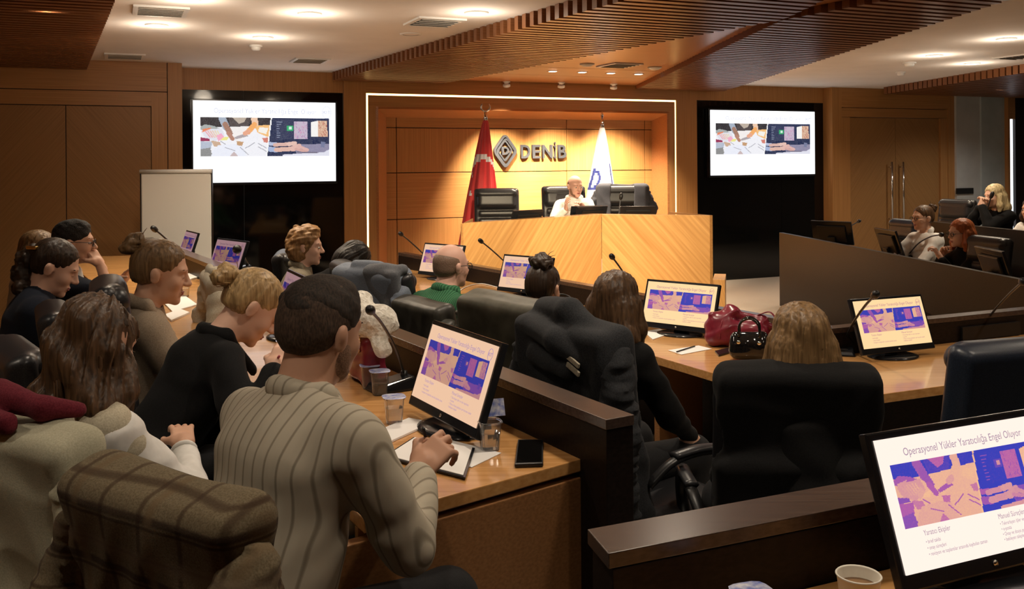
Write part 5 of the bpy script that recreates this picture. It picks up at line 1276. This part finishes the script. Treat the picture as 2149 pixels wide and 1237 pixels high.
PEOPLE['red'] = person('woman with long red hair and glasses in black, hands clasped on the right desk', (2016, 489), 238, -104, 0, None, lean=12, neck=10, hyaw=6, hpitch=4, hair='longstraight', haircol='red', top='black', glasses=True, wide=.92, skin='fair', extra=.18,
    arms={'L': ('px', 1972, 538, 8.15), 'R': ('px', 1976, 536, 8.3), 'Lh': (-.5, -.3, -.8), 'Rh': (.5, -.3, -.8)}, curls=(1.0, .9), sleeve=.9, res=.012)
PEOPLE['pale'] = person('woman with long pale blonde hair hands before her mouth, far right', (2086, 411), 196, -112, TZ, 'black leather chair of the pale blonde woman', lean=8, neck=10, hyaw=6, hpitch=6, hair='longstraight', haircol='pale', top='black', wide=.92, skin='fair', extra=.2,
    arms={'L': ('head', -.01, .17, -.09), 'R': ('head', .03, .17, -.10), 'Lh': (-.5, .3, -1), 'Rh': (.5, .3, -1), 'Lf': (.2, -.3, .9), 'Rf': (-.2, -.3, .9), 'Ln': (1, 0, 0), 'Rn': (-1, 0, 0)}, curls=(1.0, 1.0), res=.012)
PEOPLE['edge'] = person('person in white at the right edge of the photo on the far right tier', (2166, 440), 215, -112, TZ, 'black leather chair cut by the right edge on the raised tier', lean=6, neck=8, hair='longstraight', haircol='dark', top='white', wide=.92, extra=.15, res=.012)
# ================================================================== CHAIRS AND THE CLOTHES ON THEM
def ch_at(px, py, z, face, label, group='black leather swivel chairs', d=None, blue=False):
    """chair whose backrest top is seen at px,py"""
    top = 1.13
    if d is None: p = PZ(px, py, z + top); sc = 1.0
    else: p = PD(px, py, d); sc = (p.z - z) / top
    q = p + fw(face) * .30 * sc
    return chair((q.x, q.y), face, label, group, z, blue, sc)
M['tweed'] = cloth('tweed', (.13, .10, .058), (.20, .16, .10), sc=(260, 260, 260))
def plaid(m):
    N, L, b = nodes(m); tc = N.new('ShaderNodeTexCoord'); base = b.inputs['Base Color'].links[0].from_socket; cur = base
    for ax_, scl, colr, w in (('X', 9.0, (.06, .036, .02, 1), .99), ('Z', 8.3, (.035, .016, .010, 1), .97), ('X', 4.5, (.16, .11, .06, 1), 1.0), ('Z', 16.6, (.05, .028, .015, 1), .99), ('Z', 4.1, (.20, .15, .10, 1), 1.0)):
        sx = N.new('ShaderNodeSeparateXYZ'); L.new(tc.outputs['Object'], sx.inputs[0]); mu = N.new('ShaderNodeMath'); mu.operation = 'MULTIPLY'; mu.inputs[1].default_value = scl * 6.28; L.new(sx.outputs[ax_], mu.inputs[0])
        sn = N.new('ShaderNodeMath'); sn.operation = 'SINE'; L.new(mu.outputs[0], sn.inputs[0]); gt = N.new('ShaderNodeMapRange'); gt.inputs[1].default_value = w - .10; gt.inputs[2].default_value = w; gt.inputs[4].default_value = .75; L.new(sn.outputs[0], gt.inputs[0])
        mx_ = N.new('ShaderNodeMix'); mx_.data_type = 'RGBA'; L.new(gt.outputs[0], mx_.inputs[0]); L.new(cur, mx_.inputs[6]); mx_.inputs[7].default_value = colr; cur = mx_.outputs[2]
    L.new(cur, b.inputs['Base Color'])
plaid(M['tweed'])
c1 = ch_at(362, 1034, TZ, 33, 'nearest chair at the bottom left, wrapped in the tweed jacket', d=1.62)
coat(c1, 'brown checked tweed jacket hung over the nearest chair at the bottom left', 'jacket', M['tweed'], w=.262, top=1.165, bot=.55, seed=4, amp=.02, collar=False, thick=.045)
c2 = ch_at(60, 902, TZ, 28, 'chair at the bottom left corner under the cream coat', d=2.15)
coat(c2, 'cream wool coat over the chair in the bottom left corner', 'coat', CL['coatc'], w=.262, top=1.16, bot=.45, seed=9, amp=.022, collar=False)
sc_ = thing('scarf', 'burgundy knitted scarf lying on top of the cream coat at the left edge', 'scarf', tuple(c2.location), c2.rotation_euler.z); sc_.scale = c2.scale
sdf('cloth', CL['burgundy'], [cap((-.28, -.33, 1.205), (-.10, -.335, 1.225), .036, .040, .02), cap((-.10, -.335, 1.225), (.09, -.32, 1.205), .040, .032, .02), cap((-.27, -.385, 1.165), (.05, -.395, 1.180), .034, .030, .012), cap((.09, -.32, 1.205), (.14, -.25, 1.19), .030, .022, .02)], .01, sc_, warp=fold_warp(.004, 50, 3, 1))
ch_at(108, 642, TZ, 62, 'black leather chair back behind the woman in navy', d=3.5)
ch_at(28, 722, TZ, 52, 'large black leather chair back at the left edge behind the wavy haired woman', d=2.75)
ch_at(222, 588, TZ, 66, 'black leather chair below the folded arm of the young man')
c6 = ch_at(462, 572, TZ, 66, 'chair with a light beige jacket in front of the flip chart', d=4.7)
coat(c6, 'light beige jacket hung on the chair beside the blonde bun', 'jacket', CL['beigelt'], w=.258, top=1.14, bot=.55, seed=5, amp=.014, thick=.04)
c7 = ch_at(592, 528, 0, 80, 'black leather chair holding the woman with short curly hair')
c8 = ch_at(725, 550, 0, 66, 'black leather chair in front of the bent over person')
c9 = ch_at(800, 568, 0, 36, 'chair under the blue grey and dark grey jackets')
coat(c9, 'blue grey jacket on the chair between the bent person and the bald man', 'jacket', CL['bluegrey'], w=.265, bot=.60, seed=11, dx=-.06)
k9 = thing('jacket', 'dark grey wool jacket lying over the blue grey jacket', 'jacket', tuple(c9.location), c9.rotation_euler.z)
sdf('coat_body', CL['grey'], [rbx((.09, -.345, .90), (.13, .022, .25), .02, .02, TB), cap((-.02, -.36, 1.14), (.19, -.34, 1.15), .035, .035, .03), rbx((.12, -.36, .70), (.13, .022, .12), .02, .05, TB)], .011, k9, warp=fold_warp(.010, 34, 4, .5))
c10 = ch_at(892, 638, 0, 52, 'chair of the bald man, under a black leather jacket', d=4.95)
coat(c10, 'black leather jacket hung on the chair behind the green sweater', 'jacket', CL['leatherjk'], w=.272, bot=.60, seed=2, amp=.016, collar=False)
c11 = ch_at(1074, 640, 0, 48, 'chair under the olive leather jacket, left of the hooded coat')
coat(c11, 'dark olive leather jacket hung on the chair behind the messy bun', 'jacket', CL['oliveleather'], w=.275, top=1.17, bot=.42, seed=8, amp=.016, collar=False)
c12 = ch_at(1212, 676, 0, 56, 'chair of the long haired brunette, under a hooded coat', d=3.42)
h12 = coat(c12, 'charcoal hooded coat with reflective tabs hung on the chair behind the long haired brunette', 'coat', CL['hood'], w=.272, top=1.15, bot=.40, seed=6, amp=.016, hood=True, collar=False)
for dz in (0, .028): box('reflective_tab', CL['beigelt'], -.036, .036, -.004, .004, -.009, .009, h12, .003, M=Matrix.Translation((.14, -.43 , 1.03 - dz)) @ Matrix.Rotation(.35, 4, 'Y'))
c13 = ch_at(1652, 788, 0, 4, 'chair with curved arms under the black coat, nearer the camera than the light brown hair', d=2.95)
coat(c13, 'black coat draped over the chair behind the woman with light brown hair', 'coat', CL['black'], w=.27, top=1.17, bot=.66, seed=12, amp=.014, dx=.03, collar=False, sleeves=False)
ch_at(2120, 716, 0, -16, 'dark navy leather chair back at the right edge before the inner desk', blue=True)
ch_at(1042, 396, STZ, 176, 'empty black leather chair behind the podium, in front of the red flag', 'podium chairs', d=10.75)
ch_at(1182, 391, STZ, 172, 'black leather chair of the speaker behind the podium', 'podium chairs', d=10.95)
c17 = ch_at(1306, 390, STZ, 186, 'podium chair draped with a dark suit jacket, in front of the white flag', 'podium chairs', d=11.0)
coat(c17, 'dark grey suit jacket hung on the right podium chair', 'jacket', CL['suit'], w=.285, top=1.15, bot=.6, seed=3, amp=.008, openf=True, collar=False, thick=.07)
ch_at(1903, 461, 0, -108, 'navy leather chair left of the woman in the white shirt', d=10.1, blue=True)
ch_at(2010, 419, TZ, -116, 'empty black leather chair on the raised tier beside the grey wall', d=10.7)
ch_at(2078, 497, 0, -104, 'black leather chair behind the red haired woman', d=7.9)

# ================================================================== THINGS ON THE DESKS
def sheet(name, label, cat, m, pts, z, th=.0015, group=None, bevel=0):
    P = [PZ(x, y, z) for x, y in pts]; c = sum(P, Vector()) / 4
    o = prism(name, m, [p - c for p in P], 0, th, None, bevel, loc=(c.x, c.y, z)); return tag(o, label, cat, group)
sheet('notepad', 'white notepad left of the clipboard, under the peach monitor', 'notepad', M['paper'], [(792, 908), (858, 881), (907, 890), (822, 929)], DT, .006)
sheet('paper_sheet', 'white sheet half under the clipboard beside the open water cup', 'paper', M['paper'], [(935, 922), (1052, 952), (990, 982), (880, 950)], DT)
cb = [PZ(x, y, DT + .003) for x, y in ((805, 962), (868, 921), (997, 944), (977, 1007))]
cb = [cb[0], cb[1], cb[2], cb[3]]; cc = sum(cb, Vector()) / 4
cl = thing('clipboard', 'black clipboard with written white paper under the writing hand', 'clipboard', (cc.x, cc.y, DT + .003))
prism('board', M['black_gloss'], [p - cc for p in cb], 0, .005, cl, .001)
prism('paper', M['paper'], [(p - cc) * .93 for p in cb], .0055, .0075, cl)
ph = thing('phone', 'black phone in a case lying at the corner of the left desk', 'phone', (0, 0, 0))
pp = [PZ(x, y, DT) for x, y in ((1087, 930), (1140, 930), (1140, 981), (1080, 983))]; pc = sum(pp, Vector()) / 4; ph.location = (pc.x, pc.y, DT + .001)
prism('case', M['black'], [p - pc for p in pp], 0, .010, ph, .003); prism('glass', M['black_glass'], [(p - pc) * .9 for p in pp], .0101, .0112, ph)
M['clear'] = mat('clear plastic', (.95, .95, .95), .08, trans=.95, ior=1.25); M['water'] = mat('water', (.97, .98, 1), .02, trans=1, ior=1.33)
M['foil'] = nmat('blue printed foil', (.16, .22, .60), (.72, .75, .85), .3, (60, 60, 60), metal=.3)
def sq(bm, prof, n=20, e=4.0):
    rings = []
    for r, z in prof:
        ring = []
        for i in range(n):
            a = 2*PI*(i + .5)/n; c, s = math.cos(a), math.sin(a); k = r / (abs(c)**e + abs(s)**e)**(1/e); ring.append(bm.verts.new((k*c, k*s, z)))
        rings.append(ring)
    for a, b_ in zip(rings, rings[1:]):
        for i in range(n): bm.faces.new((a[i], a[(i+1) % n], b_[(i+1) % n], b_[i]))
    bm.faces.new(rings[0][::-1]); bm.faces.new(rings[-1])
def _cup(): 
    bm = bmesh.new(); sq(bm, [(.023, 0), (.025, .002), (.031, .078), (.035, .080), (.035, .083), (.0305, .083), (.0295, .076), (.0235, .004), (.022, .003)]); return bm_mesh(bm, 'cup_wall', M['clear'], smooth=False)
def _wat(): bm = bmesh.new(); sq(bm, [(.0225, .0045), (.0265, .05)]); return bm_mesh(bm, 'water', M['water'])
def _lid(): bm = bmesh.new(); sq(bm, [(.036, .0835), (.037, .0845), (.034, .0855)]); return bm_mesh(bm, 'foil_lid', M['foil'])
CUPM, WATM, LIDM = _cup(), _wat(), _lid()
def cup(px, py, z, label, lid=True, rz=.3, open_=False):
    p = PZ(px, py, z); t = thing('water_cup', label, 'cup', (p.x, p.y, z), rz, 'sealed plastic water cups' if lid else None)
    link('cup_wall', CUPM, t); link('water', WATM, t)
    if lid: link('foil_lid', LIDM, t)
    if open_:
        box('foil_lid', M['foil'], -.03, .03, -.001, .001, 0, .05, t, M=Matrix.Translation((.028, .036, .084)) @ Matrix.Rotation(-.35, 4, 'X'), label='peeled foil lid standing up')
    return t
cup(827, 888, DT, 'water cup with blue foil lid in front of the peach monitor')
cup(776, 815, DT, 'left one of the two water cups beside the microphone base')
cup(797, 828, DT, 'right one of the two water cups beside the microphone base')
cup(1028, 944, DT, 'open water cup with peeled lid right of the peach monitor', lid=False, open_=True)
cup(388, 622, DT, 'far water cup beyond the woman in the beige blazer')
cup(598, 757, DT, 'plastic water cup between the blonde and the near man')
cup(1582, 1345, DT, 'water cup with blue lid at the bottom edge, left of the coffee')
pc = PZ(1802, 1207, 1.02)
cf = thing('coffee_cup', 'white paper cup of coffee at the bottom edge beside the nearest monitor', 'cup', (pc.x, pc.y, .921))
lathe('cup_wall', mat('cream paper cup', (.80, .76, .66), .6), [(.026, 0), (.037, .096), (.0395, .099), (.0375, .101), (.0355, .098), (.025, .004), (0, .004)], 32, cf)
lathe('coffee', mat('milky coffee', (.30, .16, .07), .25), [(0, .080), (.0338, .080), (.0338, .079), (0, .079)], 28, cf)
sheet('paper_sheet', 'white sheet under a pen on the inner desk beside the burgundy bag', 'paper', M['paper'], [(1402, 736), (1466, 726), (1494, 733), (1430, 745)], IT)
tube('pen', M['black'], [PZ(1420, 741, IT) + Vector((0, 0, .006)), PZ(1458, 729, IT) + Vector((0, 0, .006))], .0035, 8); tag(bpy.data.objects['pen'], 'black pen lying on the white sheet on the inner desk', 'pen')
sheet('paper_sheet', 'small white papers before the pale amber monitor', 'paper', M['paper'], [(1350, 697), (1385, 692), (1407, 701), (1370, 714)], IT, .004)
sheet('phone', 'dark phone lying left of the black handbag', 'phone', M['black_gloss'], [(1500, 740), (1528, 733), (1537, 741), (1508, 749)], IT, .009, bevel=.002)
sheet('paper_sheet', 'white papers on the left desk before the woman in the beige blazer', 'paper', M['paper'], [(338, 632), (386, 621), (414, 641), (362, 656)], DT, .006)
sheet('paper_sheet', 'lower stack of papers on the left desk near the beige blazer sleeve', 'paper', M['paper'], [(345, 664), (378, 652), (398, 659), (360, 676)], DT, .01)
sheet('paper_sheet', 'far white papers on the left desk beyond the far water cup', 'paper', M['paper'], [(386, 579), (414, 572), (430, 580), (396, 590)], DT, .01)
sheet('paper_sheet', 'white paper before the clasped hands on the right desk', 'paper', M['paper'], [(1972, 548), (1996, 544), (2012, 551), (1986, 556)], IT, .004)
sheet('paper_sheet', 'white paper between the red haired woman and the monitor back', 'paper', M['paper'], [(2012, 563), (2045, 556), (2062, 566), (2030, 572)], IT, .006)
tag(tube('cable', M['white'], smooth_path([PZ(948, 628, IT) + Vector((0, 0, .004)), PZ(975, 605, IT) + Vector((0, 0, .004)), PZ(1010, 597, IT) + Vector((0, 0, .004)), PZ(1050, 606, IT) + Vector((0, 0, .004))]), .004, 6), 'white cable looping over the desk between bald man and messy bun', 'cable')
tag(tube('cable', M['white'], smooth_path([PZ(2100, 690, IT) + Vector((0, 0, .01)), PZ(2118, 678, IT) + Vector((0, .0, .03)), PZ(2135, 686, IT) + Vector((0, 0, .01)), PZ(2170, 684, IT) + Vector((0, 0, .01))]), .005, 6), 'white cable end with plug at the right edge of the inner desk', 'cable')
# bags
M['bag_red'] = nmat('burgundy leather', (.16, .012, .028), (.24, .025, .045), .28, (20, 20, 20), bump=.2, dist=.003, spec=.6)
M['patent'] = mat('black patent leather', (.008, .008, .009), .08, coat=.5)
p = on(PD(1552, 700, 5.02), IT)
bg = thing('tote_bag', 'slouching burgundy leather bag beside the pale amber monitor', 'bag', p, -.45)
sdf('bag_body', M['bag_red'], [rbx((0, 0, .075), (.17, .075, .075), .05, .03), cap((-.16, 0, .10), (-.06, .01, .185), .03, .022, .05), cap((-.06, .01, .185), (.12, 0, .16), .022, .02, .05), cap((.12, 0, .16), (.18, -.01, .12), .02, .02, .03), rbx((-.09, 0, .10), (.07, .05, .08), .03, .05)], .008, bg, planes=[((0, 0, .002), (0, 0, -1))], warp=fold_warp(.012, 38, 2, 1))
tube('seam', M['bag_red'], smooth_path([(-.06, .0, .205), (-.08, -.06, .14), (-.09, -.082, .05)]), .004, 6, bg)
tube('strap', M['bag_red'], smooth_path([(.10, 0, .18), (.17, -.02, .20), (.21, -.04, .13), (.19, -.06, .03)]), .008, 8, bg, .4)
p = PZ(1573, 757, IT)
hb = thing('handbag', 'black patent leather handbag with handles in front of the burgundy bag', 'bag', p, -.3)
sdf('bag_body', M['patent'], [rbx((0, 0, .06), (.10, .05, .055), .04, .02), ecap((-.06, 0, .115), (.06, 0, .115), .03, .03, .9, .03)], .006, hb, planes=[((0, 0, .003), (0, 0, -1))], warp=fold_warp(.005, 60, 6, 1))
for y in (-.03, .03): tube('handle', M['patent'], smooth_path([(-.05, y, .12), (-.045, y, .185), (0, y*.8, .215), (.045, y, .185), (.05, y, .12)]), .006, 8, hb)
for x in (-.05, .05): lathe('buckle', M['chrome'], [(0, 0), (.010, 0), (.010, .003), (0, .003)], 14, hb, M=Matrix.Translation((x, -.057, .10)) @ Matrix.Rotation(PI/2, 4, 'X'))
p = on(PD(1182, 625, 5.9), IT)
kb = thing('shoulder_bag', 'black soft bag on the inner desk right of the messy bun', 'bag', p, -.5)
sdf('bag_body', M['black'], [rbx((0, 0, .05), (.13, .08, .05), .04, .03), cap((-.10, 0, .09), (.08, 0, .13), .03, .02, .05)], .01, kb, planes=[((0, 0, .003), (0, 0, -1))], warp=fold_warp(.008, 40, 7, 1))
tube('strap', M['black'], smooth_path([(-.08, 0, .11), (0, -.04, .17), (.08, -.03, .14), (.13, -.05, .02)]), .006, 6, kb)
p = PZ(768, 800, DT)
rb = thing('handbag', 'dark red handbag with a gold bow clasp under the white fur', 'bag', (p.x, p.y, DT), RZL)
sdf('bag_body', M['bag_red'], [rbx((0, 0, .095), (.13, .045, .095), .03, .02)], .008, rb, planes=[((0, 0, .003), (0, 0, -1))], warp=fold_warp(.006, 40, 8, 1))
gb = bmesh.new()
for cx_, cz_, r_ in ((-.018, .20, .018), (.018, .20, .018), (-.012, .172, .014), (.012, .172, .014)): tube_bm(gb, [(cx_ + r_*math.cos(a), -.052, cz_ - .03 + r_*math.sin(a)) for a in [2*PI*i/14 for i in range(15)]], .0035, 6)
link('bow_clasp', bm_mesh(gb, 'bow_clasp', M['brass'], smooth=True), rb, (.06, 0, 0), label='gold bow shaped clasp')
fz = thing('fur_jacket', 'white fluffy fur jacket heaped on the dark red handbag', 'jacket', (p.x, p.y, DT), RZL)
sdf('fur', CL['fur'], [ell((0, 0, .25), (.12, .07, .05), .03), ell((.12, .02, .24), (.07, .07, .06), .03), ell((-.1, 0, .27), (.09, .06, .055), .03), cap((.14, .0, .22), (.18, .0, .15), .045, .03, .03), cap((-.02, -.03, .29), (.1, -.04, .22), .035, .03, .02)], .008, fz, warp=lambda X, Y, Z: .006*np.sin(60*X + 20*Z)*np.sin(70*Z + 25*Y) + .006*np.sin(33*X - 18*Z + 20*Y))
def pen_in(pa, pb, label, m):
    o = tube('pen', m, [pa, pa + (pb - pa) * .96, pb], [.0042, .0042, .001], 8); tag(o, label, 'pen')
pen_in(PD(888, 900, 2.25), PD(936, 958, 2.33) if False else PZ(908, 968, DT + .012), 'black pen in the writing hand over the clipboard', M['black'])
pen_in(PD(586, 748, 3.05), PZ(566, 776, DT + .003), 'pinkish pen held by the blonde in the black blazer', mat('pink pen', (.5, .12, .15), .3))
